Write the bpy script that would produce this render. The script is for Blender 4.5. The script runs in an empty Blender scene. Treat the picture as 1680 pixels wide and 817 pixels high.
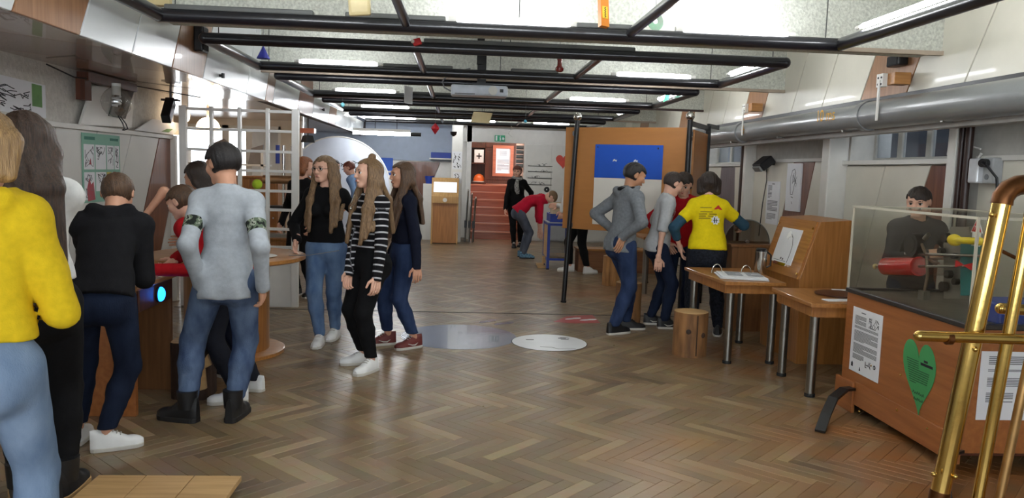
import bpy, bmesh, math, random
import numpy as np
from mathutils import Vector, Matrix
random.seed(7); np.random.seed(7)
SC = bpy.context.scene
COL = SC.collection
# ------------------------------------------------------------------ camera (image taken as 1680 x 817)
FPX = 1270.0; CAM = np.array([0, 0, 1.5])
_d = np.array([(756 - 840) / FPX, (408.5 - 278) / FPX, -1.0]); _d /= np.linalg.norm(_d)
_u = np.array([.025, 1, 0.0]); _u -= _d * _u.dot(_d); _u /= np.linalg.norm(_u)
CM = np.array([np.cross(_d, _u), _d, _u])          # rows: world axes in camera space
cd = bpy.data.cameras.new('camera'); cam = bpy.data.objects.new('camera', cd); COL.objects.link(cam)
cd.sensor_fit = 'HORIZONTAL'; cd.sensor_width = 36; cd.lens = 36 * FPX / 1680
cd.clip_start = .05; cd.clip_end = 200
cam.matrix_world = Matrix.Translation(Vector(CAM)) @ Matrix(CM.tolist()).to_4x4()
SC.camera = cam
# ------------------------------------------------------------------ world, exposure
SC.view_settings.view_transform = 'Standard'; SC.view_settings.look = 'None'
SC.view_settings.exposure = 0.72; SC.view_settings.gamma = 1.0; SC.view_settings.use_curve_mapping = False
wd = bpy.data.worlds.new('sky'); SC.world = wd; wd.use_nodes = True
wb = wd.node_tree.nodes['Background']; wb.inputs[0].default_value = (.86, .93, 1, 1); wb.inputs[1].default_value = 5
LAMP = 38.0            # emission of the fluorescent tubes

# ------------------------------------------------------------------ helpers
def ray(px, py): return CM @ np.array([(px - 840) / FPX, (408.5 - py) / FPX, -1.0])
def at(px, py, Y):
    v = ray(px, py); return CAM + v * (Y / v[1])
def atx(px, py, X):
    v = ray(px, py); return CAM + v * (X / v[0])
def fl(px, py, z=0):
    v = ray(px, py); return CAM + v * ((z - 1.5) / v[2])
def pj(p):
    c = CM.T @ (np.array(p) - CAM); return 840 + FPX * c[0] / -c[2], 408.5 - FPX * c[1] / -c[2]
def V(*a): return np.array(a, float)
def nrm(v):
    v = np.array(v, float); n = np.linalg.norm(v); return v / n if n > 1e-9 else v
def lin(c):
    c = c / 255.0
    return c / 12.92 if c <= .04045 else ((c + .055) / 1.055) ** 2.4
def rgb(r, g, b): return (lin(r), lin(g), lin(b), 1)

MATS = {}
def mat(name, col, rough=.6, metal=0, var=.12, scale=8, bump=0, bscale=60, stretch=(1, 1, 1), emit=None, alpha=None, coat=0, spec=.5, trans=0, col2=None):
    """plain procedural surface: base colour broken up by noise, optional bump"""
    if name in MATS: return MATS[name]
    m = bpy.data.materials.new(name); m.use_nodes = True; MATS[name] = m
    nt = m.node_tree; b = nt.nodes['Principled BSDF']; L = nt.links.new
    c = rgb(*col)
    b.inputs['Roughness'].default_value = rough; b.inputs['Metallic'].default_value = metal
    b.inputs['Specular IOR Level'].default_value = spec; b.inputs['Coat Weight'].default_value = coat
    tc = nt.nodes.new('ShaderNodeTexCoord'); mp = nt.nodes.new('ShaderNodeMapping'); mp.inputs['Scale'].default_value = stretch
    L(tc.outputs['Object'], mp.inputs['Vector'])
    if var > 0 or col2:
        n = nt.nodes.new('ShaderNodeTexNoise'); n.inputs['Scale'].default_value = scale; n.inputs['Detail'].default_value = 4
        L(mp.outputs[0], n.inputs['Vector'])
        r = nt.nodes.new('ShaderNodeValToRGB')
        r.color_ramp.elements[0].position = .3; r.color_ramp.elements[1].position = .7
        c2 = rgb(*col2) if col2 else tuple(min(1, x * (1 + var)) for x in c[:3]) + (1,)
        r.color_ramp.elements[0].color = tuple(x * (1 - var) for x in c[:3]) + (1,); r.color_ramp.elements[1].color = c2
        L(n.outputs['Fac'], r.inputs[0]); L(r.outputs[0], b.inputs['Base Color'])
    else: b.inputs['Base Color'].default_value = c
    if bump:
        n2 = nt.nodes.new('ShaderNodeTexNoise'); n2.inputs['Scale'].default_value = bscale; n2.inputs['Detail'].default_value = 3
        L(mp.outputs[0], n2.inputs['Vector'])
        bp = nt.nodes.new('ShaderNodeBump'); bp.inputs['Strength'].default_value = min(1, bump); bp.inputs['Distance'].default_value = .01
        L(n2.outputs['Fac'], bp.inputs['Height']); L(bp.outputs[0], b.inputs['Normal'])
    if emit: b.inputs['Emission Color'].default_value = rgb(*emit[0]); b.inputs['Emission Strength'].default_value = emit[1]
    if alpha is not None: b.inputs['Alpha'].default_value = alpha
    if trans: b.inputs['Transmission Weight'].default_value = trans
    return m
def glass_mat(name, tint=(245, 250, 250), refl=.1, rough=.03):
    """thin clear sheet: mostly transparent with a fresnel sheen"""
    m = bpy.data.materials.new(name); m.use_nodes = True; nt = m.node_tree; L = nt.links.new
    nt.nodes.remove(nt.nodes['Principled BSDF']); out = nt.nodes['Material Output']
    t = nt.nodes.new('ShaderNodeBsdfTransparent'); t.inputs[0].default_value = rgb(*tint)
    g = nt.nodes.new('ShaderNodeBsdfGlossy'); g.inputs['Roughness'].default_value = rough
    fr = nt.nodes.new('ShaderNodeLayerWeight'); fr.inputs[0].default_value = .5
    pw = nt.nodes.new('ShaderNodeMath'); pw.operation = 'POWER'; pw.inputs[1].default_value = 4; L(fr.outputs['Facing'], pw.inputs[0])
    ad = nt.nodes.new('ShaderNodeMath'); ad.operation = 'MULTIPLY_ADD'; ad.inputs[1].default_value = .5; ad.inputs[2].default_value = refl * .5; ad.use_clamp = True
    mx = nt.nodes.new('ShaderNodeMixShader'); L(pw.outputs[0], ad.inputs[0]); L(ad.outputs[0], mx.inputs[0])
    L(t.outputs[0], mx.inputs[1]); L(g.outputs[0], mx.inputs[2]); L(mx.outputs[0], out.inputs[0])
    MATS[name] = m; return m
def wood(name, c1, c2, rough=.4, axis='z', scale=5, coat=.0):
    """veneer: long noise streaks along one axis"""
    if name in MATS: return MATS[name]
    s = {'x': (.6, 9, 9), 'y': (9, .6, 9), 'z': (9, 9, .6)}[axis]
    return mat(name, c1, rough, 0, .1, scale, .06, 14, s, col2=c2, coat=coat)
def rand_mat(name, cols, rough=.5, bump=.1, patch=None):
    """per-piece colour from object random + a face attribute, fine streaks, worn patches in world space"""
    m = bpy.data.materials.new(name); m.use_nodes = True; MATS[name] = m; nt = m.node_tree; L = nt.links.new; b = nt.nodes['Principled BSDF']
    oi = nt.nodes.new('ShaderNodeObjectInfo'); a = nt.nodes.new('ShaderNodeAttribute'); a.attribute_name = 'piece'
    ad = nt.nodes.new('ShaderNodeMath'); ad.operation = 'ADD'; L(oi.outputs['Random'], ad.inputs[0]); L(a.outputs['Fac'], ad.inputs[1])
    fr = nt.nodes.new('ShaderNodeMath'); fr.operation = 'FRACT'; L(ad.outputs[0], fr.inputs[0])
    r = nt.nodes.new('ShaderNodeValToRGB'); L(fr.outputs[0], r.inputs[0])
    e = r.color_ramp.elements
    while len(e) < len(cols): e.new(.5)
    for i, c in enumerate(cols): e[i].position = i / (len(cols) - 1); e[i].color = rgb(*c)
    geo = nt.nodes.new('ShaderNodeNewGeometry')
    n = nt.nodes.new('ShaderNodeTexNoise'); n.inputs['Scale'].default_value = 9; n.inputs['Detail'].default_value = 6; L(geo.outputs['Position'], n.inputs['Vector'])
    mx = nt.nodes.new('ShaderNodeMix'); mx.data_type = 'RGBA'; mx.blend_type = 'MULTIPLY'; mx.inputs[0].default_value = .35
    L(r.outputs[0], mx.inputs[6]); L(n.outputs['Color'], mx.inputs[7]); last = mx.outputs[2]
    rr = nt.nodes.new('ShaderNodeMapRange'); rr.inputs[3].default_value = rough - .08; rr.inputs[4].default_value = rough + .12; L(n.outputs['Fac'], rr.inputs[0]); L(rr.outputs[0], b.inputs['Roughness'])
    if patch:
        for (px_, py_, rad, pc) in patch:
            sub = nt.nodes.new('ShaderNodeVectorMath'); sub.operation = 'DISTANCE'; sub.inputs[1].default_value = (px_, py_, 0); L(geo.outputs['Position'], sub.inputs[0])
            nz = nt.nodes.new('ShaderNodeTexNoise'); nz.inputs['Scale'].default_value = 2.2; nz.inputs['Detail'].default_value = 5; L(geo.outputs['Position'], nz.inputs['Vector'])
            mr = nt.nodes.new('ShaderNodeMapRange'); mr.inputs[1].default_value = rad; mr.inputs[2].default_value = rad * .25; L(sub.outputs['Value'], mr.inputs[0])
            mu = nt.nodes.new('ShaderNodeMath'); mu.operation = 'MULTIPLY'; L(mr.outputs[0], mu.inputs[0]); 
            m2 = nt.nodes.new('ShaderNodeMapRange'); m2.inputs[1].default_value = .35; m2.inputs[2].default_value = .65; L(nz.outputs['Fac'], m2.inputs[0]); L(m2.outputs[0], mu.inputs[1])
            mm = nt.nodes.new('ShaderNodeMix'); mm.data_type = 'RGBA'; L(mu.outputs[0], mm.inputs[0]); L(last, mm.inputs[6]); mm.inputs[7].default_value = rgb(*pc); last = mm.outputs[2]
    L(last, b.inputs['Base Color'])
    bp = nt.nodes.new('ShaderNodeBump'); bp.inputs['Strength'].default_value = bump; bp.inputs['Distance'].default_value = .02
    L(n.outputs['Fac'], bp.inputs['Height']); L(bp.outputs[0], b.inputs['Normal'])
    return m

ORG = {}
def org(o): return ORG.get(o.name, np.zeros(3)) if o is not None else np.zeros(3)
def tag(o, label=None, cat=None, group=None, kind=None):
    if label: o['label'] = label
    if cat: o['category'] = cat
    if group: o['group'] = group
    if kind: o['kind'] = kind
    return o
def thing(name, label, cat, loc, group=None, kind=None):
    o = bpy.data.objects.new(name, None); COL.objects.link(o); o.location = [float(x) for x in loc]; ORG[o.name] = np.array(loc, float)
    o.empty_display_size = .1
    return tag(o, label, cat, group, kind)
def link_mesh(name, me, m, parent=None, origin=None):
    o = bpy.data.objects.new(name, me); COL.objects.link(o)
    if m is not None and not len(me.materials): me.materials.append(m)
    if parent is not None:
        o.parent = parent; ORG[o.name] = org(parent).copy()
    elif origin is not None:
        o.location = [float(x) for x in origin]; ORG[o.name] = np.array(origin, float)
    return o
def copy_tree(o, off, parent=None):
    c = o.copy(); COL.objects.link(c)
    if parent is None: c.location = Vector(o.location) + Vector([float(x) for x in off]); ORG[c.name] = org(o) + np.array(off, float)
    else: c.parent = parent; ORG[c.name] = org(parent).copy()
    for ch in list(o.children): copy_tree(ch, off, c)
    return c
def frame_of(d):
    d = nrm(d); a = V(0, 0, 1) if abs(d[2]) < .9 else V(1, 0, 0)
    x = nrm(np.cross(a, d)); return x, np.cross(d, x), d
class MB:
    def __init__(s): s.v = []; s.f = []
    def add(s, v, f):
        n = len(s.v); s.v += [tuple(float(c) for c in p) for p in v]; s.f += [tuple(i + n for i in q) for q in f]; return s
    def box(s, x0, x1, y0, y1, z0, z1):
        return s.add([(x0,y0,z0),(x1,y0,z0),(x1,y1,z0),(x0,y1,z0),(x0,y0,z1),(x1,y0,z1),(x1,y1,z1),(x0,y1,z1)],
                     [(0,3,2,1),(4,5,6,7),(0,1,5,4),(1,2,6,5),(2,3,7,6),(3,0,4,7)])
    def obox(s, c, ax, ay, az):
        """box from a centre and three half-extent vectors"""
        c, ax, ay, az = [np.array(q, float) for q in (c, ax, ay, az)]
        if np.dot(np.cross(ax, ay), az) < 0: ax = -ax
        P = [c + i * ax + j * ay + k * az for k in (-1, 1) for i, j in ((-1,-1),(1,-1),(1,1),(-1,1))]
        return s.add(P, [(0,3,2,1),(4,5,6,7),(0,1,5,4),(1,2,6,5),(2,3,7,6),(3,0,4,7)])
    def bar(s, a, b, w, h, up=(0, 0, 1)):
        a, b = np.array(a, float), np.array(b, float); d = nrm(b - a); x = np.cross(d, up)
        x = nrm(x) if np.linalg.norm(x) > 1e-6 else V(1, 0, 0); z = np.cross(x, d)
        return s.obox((a + b) / 2, x * w / 2, (b - a) / 2, z * h / 2)
    def cyl(s, a, b, r, r2=None, n=16, cap=True):
        a, b = np.array(a, float), np.array(b, float); r2 = r if r2 is None else r2; x, y, _ = frame_of(b - a)
        P = []
        for c, q in ((a, r), (b, r2)):
            for i in range(n):
                t = 2 * math.pi * i / n; P.append(c + q * (math.cos(t) * x + math.sin(t) * y))
        F = [(i, (i + 1) % n, n + (i + 1) % n, n + i) for i in range(n)]
        if cap: F += [tuple(range(n - 1, -1, -1)), tuple(range(n, 2 * n))]
        return s.add(P, F)
    def tube(s, pts, r, n=10, cap=True, rs=None):
        pts = [np.array(p, float) for p in pts]; m = len(pts); P = []; x = None
        for i, p in enumerate(pts):
            d = nrm(pts[min(i + 1, m - 1)] - pts[max(i - 1, 0)])
            if x is None: x = frame_of(d)[0]
            x = nrm(x - d * np.dot(x, d)); y = np.cross(d, x); q = rs[i] if rs is not None else r
            for k in range(n):
                t = 2 * math.pi * k / n; P.append(p + q * (math.cos(t) * x + math.sin(t) * y))
        F = [(i * n + k, i * n + (k + 1) % n, (i + 1) * n + (k + 1) % n, (i + 1) * n + k) for i in range(m - 1) for k in range(n)]
        if cap: F += [tuple(range(n - 1, -1, -1)), tuple(range((m - 1) * n, m * n))]
        return s.add(P, F)
    def lathe(s, prof, c, axis=(0, 0, 1), n=24):
        """prof: list of (radius, height) from bottom to top"""
        x, y, d = frame_of(axis); c = np.array(c, float); P = []; m = len(prof)
        for r, h in prof:
            for k in range(n):
                t = 2 * math.pi * k / n; P.append(c + d * h + max(r, 1e-4) * (math.cos(t) * x + math.sin(t) * y))
        F = [(i * n + k, i * n + (k + 1) % n, (i + 1) * n + (k + 1) % n, (i + 1) * n + k) for i in range(m - 1) for k in range(n)]
        F += [tuple(range(n - 1, -1, -1)), tuple(range((m - 1) * n, m * n))]
        return s.add(P, F)
    def ball(s, c, r, n=16, m=10, sq=(1, 1, 1)):
        c = np.array(c, float); P = []; F = []
        for i in range(m + 1):
            a = math.pi * i / m
            for k in range(n):
                t = 2 * math.pi * k / n
                P.append(c + r * V(math.sin(a) * math.cos(t) * sq[0], math.sin(a) * math.sin(t) * sq[1], -math.cos(a) * sq[2]))
        F = [(i * n + k, i * n + (k + 1) % n, (i + 1) * n + (k + 1) % n, (i + 1) * n + k) for i in range(m) for k in range(n)]
        return s.add(P, F)
    def prism(s, poly, off):
        """flat polygon (3d points) thickened by the vector off"""
        poly = [np.array(p, float) for p in poly]; off = np.array(off, float); n = len(poly)
        nn = sum((np.cross(poly[i] - poly[0], poly[(i + 1) % n] - poly[0]) for i in range(1, n - 1)), np.zeros(3))
        if np.dot(nn, off) > 0: poly = poly[::-1]
        P = poly + [p + off for p in poly]
        return s.add(P, [tuple(range(n)), tuple(range(2 * n - 1, n - 1, -1))] + [((i + 1) % n, i, n + i, n + (i + 1) % n) for i in range(n)])
    def mesh(s, name, o3, smooth=False):
        me = bpy.data.meshes.new(name); o3 = np.array(o3, float)
        me.from_pydata([tuple(np.array(p) - o3) for p in s.v], [], s.f)
        if smooth:
            me.polygons.foreach_set('use_smooth', [True] * len(me.polygons))
            try: me.set_sharp_from_angle(angle=math.radians(42))
            except Exception: pass
        me.validate(); me.update(); return me
    def build(s, name, m, parent=None, smooth=False, origin=None, bevel=0):
        o3 = org(parent) if parent is not None else (np.array(origin, float) if origin is not None else np.zeros(3))
        o = link_mesh(name, s.mesh(name, o3, smooth), m, parent, origin)
        if bevel:
            b = o.modifiers.new('bevel', 'BEVEL'); b.width = bevel; b.segments = 2; b.limit_method = 'ANGLE'; b.angle_limit = .6
        return o
def struct(name, mb, m, parent=None, **k):
    o = mb.build(name, m, parent, **k)
    if parent is None: o['kind'] = 'structure'
    return o
_fonts = {}
def text_mb(txt, size, o, ux, uy, off=.001):
    """flat lettering on the plane (o, ux, uy); o is the lower left corner"""
    cu = bpy.data.curves.new('lettering', 'FONT'); cu.body = txt; cu.size = 1; cu.resolution_u = 3
    ob = bpy.data.objects.new('lettering', cu); COL.objects.link(ob)
    me = ob.evaluated_get(bpy.context.evaluated_depsgraph_get()).to_mesh()
    ux, uy = nrm(ux), nrm(uy); nn = np.cross(ux, uy); o = np.array(o, float)
    mb = MB().add([o + ux * v.co.x * size + uy * v.co.y * size + nn * off for v in me.vertices], [tuple(p.vertices) for p in me.polygons])
    bpy.data.objects.remove(ob); bpy.data.curves.remove(cu); return mb
class Sheet:
    """a flat print: a thin paper on a plane, marks laid just proud of it"""
    def __init__(s, o, ux, uy, w, h, t=.003):
        s.o = np.array(o, float); s.ux = nrm(ux); s.uy = nrm(uy); s.n = np.cross(s.ux, s.uy); s.w, s.h, s.t = w, h, t
    def p(s, u, v, k=0): return s.o + s.ux * u * s.w + s.uy * v * s.h + s.n * k
    def paper(s): return MB().prism([s.p(0, 0), s.p(1, 0), s.p(1, 1), s.p(0, 1)], s.n * s.t)
    def rect(s, mb, u0, v0, u1, v1, k=.0012): return mb.prism([s.p(u0, v0, s.t), s.p(u1, v0, s.t), s.p(u1, v1, s.t), s.p(u0, v1, s.t)], s.n * k)
    def poly(s, mb, pts, k=.0012): return mb.prism([s.p(u, v, s.t) for u, v in pts], s.n * k)
    def line(s, mb, pts, wd=.002, k=.0012):
        for (a, b) in zip(pts[:-1], pts[1:]):
            A, B = s.p(*a, s.t + k / 2), s.p(*b, s.t + k / 2)
            mb.bar(A, B, wd, k, up=s.n)
        return mb
    def lines(s, mb, u0, u1, v1, v0, n, th=.3, rnd=random.Random(3)):
        st = (v1 - v0) / n
        for i in range(n):
            e = u1 if i % 5 != 4 else u0 + (u1 - u0) * rnd.uniform(.3, .8)
            s.rect(mb, u0, v1 - st * (i + th), e, v1 - st * i)
        return mb
# ================================================================== materials of the place
WHITE = mat('white_paint', (222, 220, 214), .45, var=.04)
CREAM = mat('cream_panel', (214, 210, 196), .35, var=.05, scale=3, coat=.1)
COOLW = mat('cool_white_wall', (205, 212, 224), .6, var=.04)
PLAST = mat('rough_plaster', (205, 201, 193), .9, var=.1, scale=30, bump=.6, bscale=45)
BROWN = wood('brown_laminate', (104, 62, 44), (124, 78, 56), .35, 'z', 4, coat=.2)
TANP = wood('tan_laminate', (150, 108, 78), (168, 126, 94), .35, 'z', 4, coat=.2)
SOFF = wood('soffit_laminate', (158, 128, 108), (178, 148, 126), .22, 'y', 3, coat=.5)
OAKV = wood('oak_veneer', (158, 102, 48), (180, 122, 64), .4, 'z', 5, coat=.1)
OAKX = wood('oak_veneer_across', (166, 110, 54), (188, 132, 72), .4, 'x', 5, coat=.1)
OAKY = wood('oak_veneer_deep', (160, 104, 50), (182, 126, 68), .35, 'y', 5, coat=.2)
ORGW = wood('orange_plywood', (152, 90, 44), (168, 104, 54), .4, 'y', 4, coat=.1)
DKW = wood('dark_wood', (70, 36, 22), (92, 48, 30), .4, 'z', 4)
REDW = wood('red_stained_wood', (168, 92, 64), (186, 108, 80), .35, 'x', 4, coat=.2)
PALEW = wood('pale_plywood', (190, 150, 98), (206, 168, 116), .45, 'x', 4)
BLACK = mat('black_metal', (22, 22, 25), .38, .0, var=.2)
BLKM = mat('black_tube_paint', (26, 26, 32), .28, .0, var=.1, coat=.3)
DARKB = mat('dark_brown_pipe', (52, 32, 28), .35, var=.1)
CHROME = mat('chrome', (200, 198, 192), .16, 1, var=.05)
STEEL = mat('brushed_steel', (150, 148, 142), .3, 1, var=.1, scale=30, stretch=(8, 8, .5))
BRASS = mat('brass', (214, 180, 104), .17, 1, var=.16, scale=7, bump=.03, bscale=40)
COPPER = mat('tarnished_elbow', (112, 72, 42), .35, .9, var=.25, scale=20)
GREY = mat('grey_paint', (126, 128, 128), .3, var=.06, coat=.3)
PAPER = mat('paper', (226, 227, 230), .7, var=.03)
INK = mat('black_ink', (34, 34, 38), .7, var=0)
INKG = mat('grey_ink', (110, 112, 116), .7, var=0)
RED = mat('red_plastic', (196, 22, 26), .35, var=.08)
REDT = mat('red_translucent', (196, 24, 24), .2, var=.05, coat=.4)
BLUE = mat('blue_paint', (28, 58, 150), .45, var=.08)
ROYAL = mat('royal_blue_print', (24, 84, 190), .5, var=.03)
GREENP = mat('green_paper', (66, 150, 88), .7, var=.04)
YELL = mat('yellow_plastic', (232, 206, 24), .35, var=.08)
TEAL = mat('teal_plastic', (40, 120, 120), .45, var=.1)
RUBBER = mat('black_rubber', (18, 18, 18), .7, var=.1)
BEIGE = mat('beige_plastic', (206, 188, 140), .5, var=.05)
ALU = mat('grey_aluminium', (160, 165, 172), .4, .6, var=.1)
GLASS = glass_mat('clear_glass', (252, 252, 251), .05, .02)
ACRYL = glass_mat('clear_acrylic', (249, 249, 246), .07, .05)
PANE = glass_mat('window_pane', (228, 231, 236), .12, .05)
TUBEM = mat('lit_fluorescent_tube', (255, 255, 255), .5, var=0, emit=((248, 251, 255), LAMP))
GLOWW = mat('lit_warm_globe', (255, 240, 220), .5, var=0, emit=((255, 226, 188), 10))
# ================================================================== floor: herringbone oak, piece by piece
FX0, FX1, FY0, FY1 = -5.2, 3.75, -1.6, 17.3
floor = struct('floor', MB().box(-5.4, 4.3, -1.8, 17.3, -.1, -.012), mat('floor_joint', (92, 74, 52), .8))
PLANK = rand_mat('oak_parquet', [(128, 106, 78), (148, 124, 94), (112, 94, 70), (168, 144, 110), (138, 114, 84), (120, 100, 74), (152, 124, 90)], .3, .12,
                 [(2.5, 4.1, 1.0, (152, 96, 48)), (2.8, 3.2, 1.3, (148, 88, 40)), (1.3, 3.9, .8, (150, 110, 68)), (2.3, 6.2, .8, (140, 92, 52)), (-1.9, 5.6, .9, (140, 96, 58)), (1.9, 9.6, .9, (150, 102, 64)), (1.0, 16.4, .9, (150, 92, 58))])
PL, PW = .42, .07
def plank_mesh(name, ang):
    g = .0006; b = .0014; t = .012
    l, w = PL / 2 - g, PW / 2 - g
    P = []
    for (a, c, z) in ((l, w, -t), (l, w, -b), (l - b, w - b, 0)):
        P += [(sx * a, sy * c, z) for sx, sy in ((-1,-1),(1,-1),(1,1),(-1,1))]
    F = [(8,9,10,11)] + [(k + i, k + (i + 1) % 4, k + 4 + (i + 1) % 4, k + 4 + i) for k in (0, 4) for i in range(4)]
    ca, sa = math.cos(ang), math.sin(ang)
    return [(x * ca - y * sa, x * sa + y * ca, z) for x, y, z in P], F
kinds = [plank_mesh('plank', -math.pi / 4), plank_mesh('plank', math.pi / 4)]
pm = []
for v, f in kinds:
    me = bpy.data.meshes.new('plank'); me.from_pydata(v, [], f); me.materials.append(PLANK); me.update(); pm.append(me)
places = []
ca, sa = math.cos(-math.pi / 4), math.sin(-math.pi / 4)
for j in range(-60, 60):
    for i in range(-220, 220):
        for k, (cx, cy) in enumerate(((PL / 2, PW / 2), (-PW / 2, PL / 2))):
            x = i * PW + j * PL + cx; y = i * PW - j * PL + cy
            X = x * ca - y * sa; Y = x * sa + y * ca + 8.05
            if FX0 < X < FX1 and FY0 < Y < FY1 - .35: places.append((X, Y, k))
vis = []
for p in places:
    if p[1] > 2.8:
        a, b = pj((p[0], p[1], 0))
        if -30 < a < 1710 and b < 830: vis.append((p[1] + 0 * abs(p[0]), p))
def clear_of_things(p):
    return not (p[0] < -1.75 and p[1] < 5.2) and not (p[0] > 2.55 and p[1] < 5.1)
vis = [p for _, p in sorted(vis) if clear_of_things(p)][:300]
vs = set(vis)
for X, Y, k in vis:
    o = bpy.data.objects.new('plank', pm[k]); COL.objects.link(o); o.parent = floor; o.location = (X, Y, 0)
V_, F_, A_ = [], [], []
for p in places:
    if p in vs: continue
    v, f = kinds[p[2]]; n = len(V_); q = random.random()
    V_ += [(a + p[0], b + p[1], c) for a, b, c in v]; F_ += [tuple(i + n for i in g) for g in f]; A_ += [q] * len(f)
me = bpy.data.meshes.new('parquet_planks'); me.from_pydata(V_, [], F_); me.materials.append(PLANK)
at_ = me.attributes.new('piece', 'FLOAT', 'FACE'); at_.data.foreach_set('value', A_)
o = link_mesh('parquet_planks', me, None, floor); o['kind'] = 'stuff'
MB().box(-2.9, 3.4, 8.055, 8.085, -.004, .003).build('joint_strip', mat('joint_strip', (60, 46, 34), .5), floor)
# ================================================================== ceiling, beams
CZ, BZ = 2.98, 2.45
struct('ceiling', MB().box(-5.3, 3.9, -1.7, 17.4, CZ, CZ + .1), mat('ceiling_plaster', (206, 208, 200), .95, var=.18, scale=60, bump=.8, bscale=60))
BEAMM = mat('beam_plaster', (198, 200, 190), .95, var=.2, scale=55, bump=.8, bscale=55)
for n_, y in enumerate((2.75, 5.45, 8.17, 10.95, 13.65, 16.2)):
    b = struct('ceiling_beam', MB().box(-2.05, 3.42, y, y + .3, BZ, CZ), BEAMM); 
    MB().box(-2.05, 3.42, y - .02, y + .02, BZ - .03, BZ).build('bottom_trim', mat('beam_trim', (168, 152, 136), .7) if n_ != 3 else DARKB, b)
# ================================================================== left bulkhead with slanted panels
BX, BB = -2.05, 2.15
bulk = struct('wall_left_upper', MB().box(-2.2, BX - .03, -1.6, 17.2, BB + .01, CZ), mat('panel_backing', (60, 48, 40), .8))
def panel_row(parent, X, nx, seams, z0, z1, slant, t=.025, gap=.006):
    for (a, b, m) in seams:
        d = slant * (z1 - z0); g = gap
        MB().prism([(X, a + g, z0), (X, b - g, z0), (X, b - g + d, z1), (X, a + g + d, z1)], (-nx * t, 0, 0)).build('panel', m, parent, bevel=.004)
WPN = mat('white_panel', (218, 222, 224), .28, var=.04, scale=3, coat=.3)
panel_row(bulk, BX, 1, [(-1.5, .6, WPN), (.6, 1.3, TANP), (1.3, 2.4, WPN), (2.4, 3.1, TANP), (3.1, 3.75, WPN), (3.75, 4.38, TANP), (4.38, 5.04, WPN), (5.04, 5.71, WPN), (5.71, 6.37, TANP), (6.37, 7.61, WPN), (7.61, 8.33, WPN), (8.33, 8.66, TANP), (8.66, 9.93, WPN), (9.93, 10.9, BROWN), (10.9, 12.2, WPN), (12.2, 12.9, TANP), (12.9, 14.5, WPN), (14.5, 16.4, WPN)], BB, CZ, .58)
# soffit under the bulkhead, in laminate boards
sof = struct('ceiling_soffit', MB().prism([(BX - .02, -1.6, BB + .03), (-3.2, -1.6, 2.25), (-3.2, 8.5, 2.25), (BX - .02, 8.5, BB + .03)], (0, 0, .05)), SOFF)
SOFB = wood('soffit_brown_board', (120, 84, 66), (140, 100, 80), .25, 'y', 3, coat=.4)
ys = [-1.6, .4, 2.2, 3.9, 4.9, 6.2, 7.3, 8.5]
for i in range(7):
    z = lambda x: BB + (BX - x) * .035
    d = .9
    MB().prism([(BX - .005, ys[i] + .005, z(BX)), (BX - .005, ys[i + 1] - .005, z(BX)), (-3.06, ys[i + 1] - .005 - (0 if i == 6 else d), z(-3.06)), (-3.06, ys[i] + .005 - (0 if i == 0 else d), z(-3.06))], (0, 0, .025)).build('soffit_board', SOFB if i in (2, 4) else SOFF, sof)
# ================================================================== left wall (near room) with panels
LX = -3.05
wl = struct('wall_left', MB().box(LX - .25, LX - .03, -1.6, 8.5, 0, 2.3), PLAST)
MB().box(LX - .03, LX + .03, -1.6, 8.42, 1.72, 1.76).build('ledge', WHITE, wl, bevel=.004)
WPL = mat('left_white_panel', (208, 206, 200), .45, var=.05, scale=3)
panel_row(wl, LX, 1, [(-1.6, 1.2, WPL), (1.2, 2.5, WPL), (2.5, 3.8, WPL), (3.8, 5.13, WPL), (5.13, 5.8, WPL), (5.8, 6.47, WPL), (6.47, 7.14, WPL)], 0, 1.72, .57)
MB().prism([(LX, 7.15, 0), (LX, 7.8, 0), (LX, 8.42, 1.08), (LX, 8.42, 1.72), (LX, 8.13, 1.72)], (-.025, 0, 0)).build('brown_panel', BROWN, wl, bevel=.004)
MB().prism([(LX, 7.82, 0), (LX, 8.42, 0), (LX, 8.42, 1.05)], (-.025, 0, 0)).build('panel', WPL, wl, bevel=.004)
MB().box(LX - .03, LX + .05, 8.42, 8.48, 0, 1.76).build('corner_post', WHITE, wl)
# ================================================================== right wall: upper panels, lower wall with windows
RX = 3.42
ru = struct('wall_right_upper', MB().box(RX + .03, 3.9, -1.6, 17.2, 2.2, CZ), MATS['panel_backing'])
CP = CREAM
pan = [(-1.6, .3, CP), (.3, 1.0, CP), (1.0, 1.7, TANP), (1.7, 2.4, CP), (2.4, 3.1, CP), (3.1, 3.8, CP), (3.8, 4.48, TANP), (4.48, 5.17, CP), (5.17, 5.86, CP), (5.86, 6.56, TANP), (6.56, 7.28, CP), (7.28, 7.97, CP), (7.97, 8.76, CP), (8.76, 9.38, TANP), (9.38, 10.1, CP), (10.1, 10.8, CP), (10.8, 11.5, CP), (11.5, 12.2, TANP), (12.2, 12.9, CP), (12.9, 13.6, CP), (13.6, 14.3, CP), (14.3, 15, TANP), (15, 15.7, CP), (15.7, 16.6, CP)]
panel_row(ru, RX, -1, pan, 2.2, CZ, -.56)
MB().box(RX - .012, RX + .05, -1.6, 16.8, 2.165, 2.2).build('black_rail', BLACK, ru)
WX = 3.75
GWALL = mat('grey_white_plaster', (186, 184, 178), .85, var=.08, scale=12, bump=.2, bscale=30)
wr = MB()
wr.box(WX, WX + .4, -1.6, 17.2, 0, 1.68)
for a, b in ((-1.6, 5.72), (7.3, 10.0), (11.9, 17.2)): wr.box(WX, WX + .4, a, b, 1.68, 2.2)
wall_r = struct('wall_right', wr, GWALL)
MB().box(WX - .06, WX + .4, 5.6, 7.34, 1.66, 1.70).build('window_ledge', WHITE, wall_r, bevel=.005)
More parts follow.
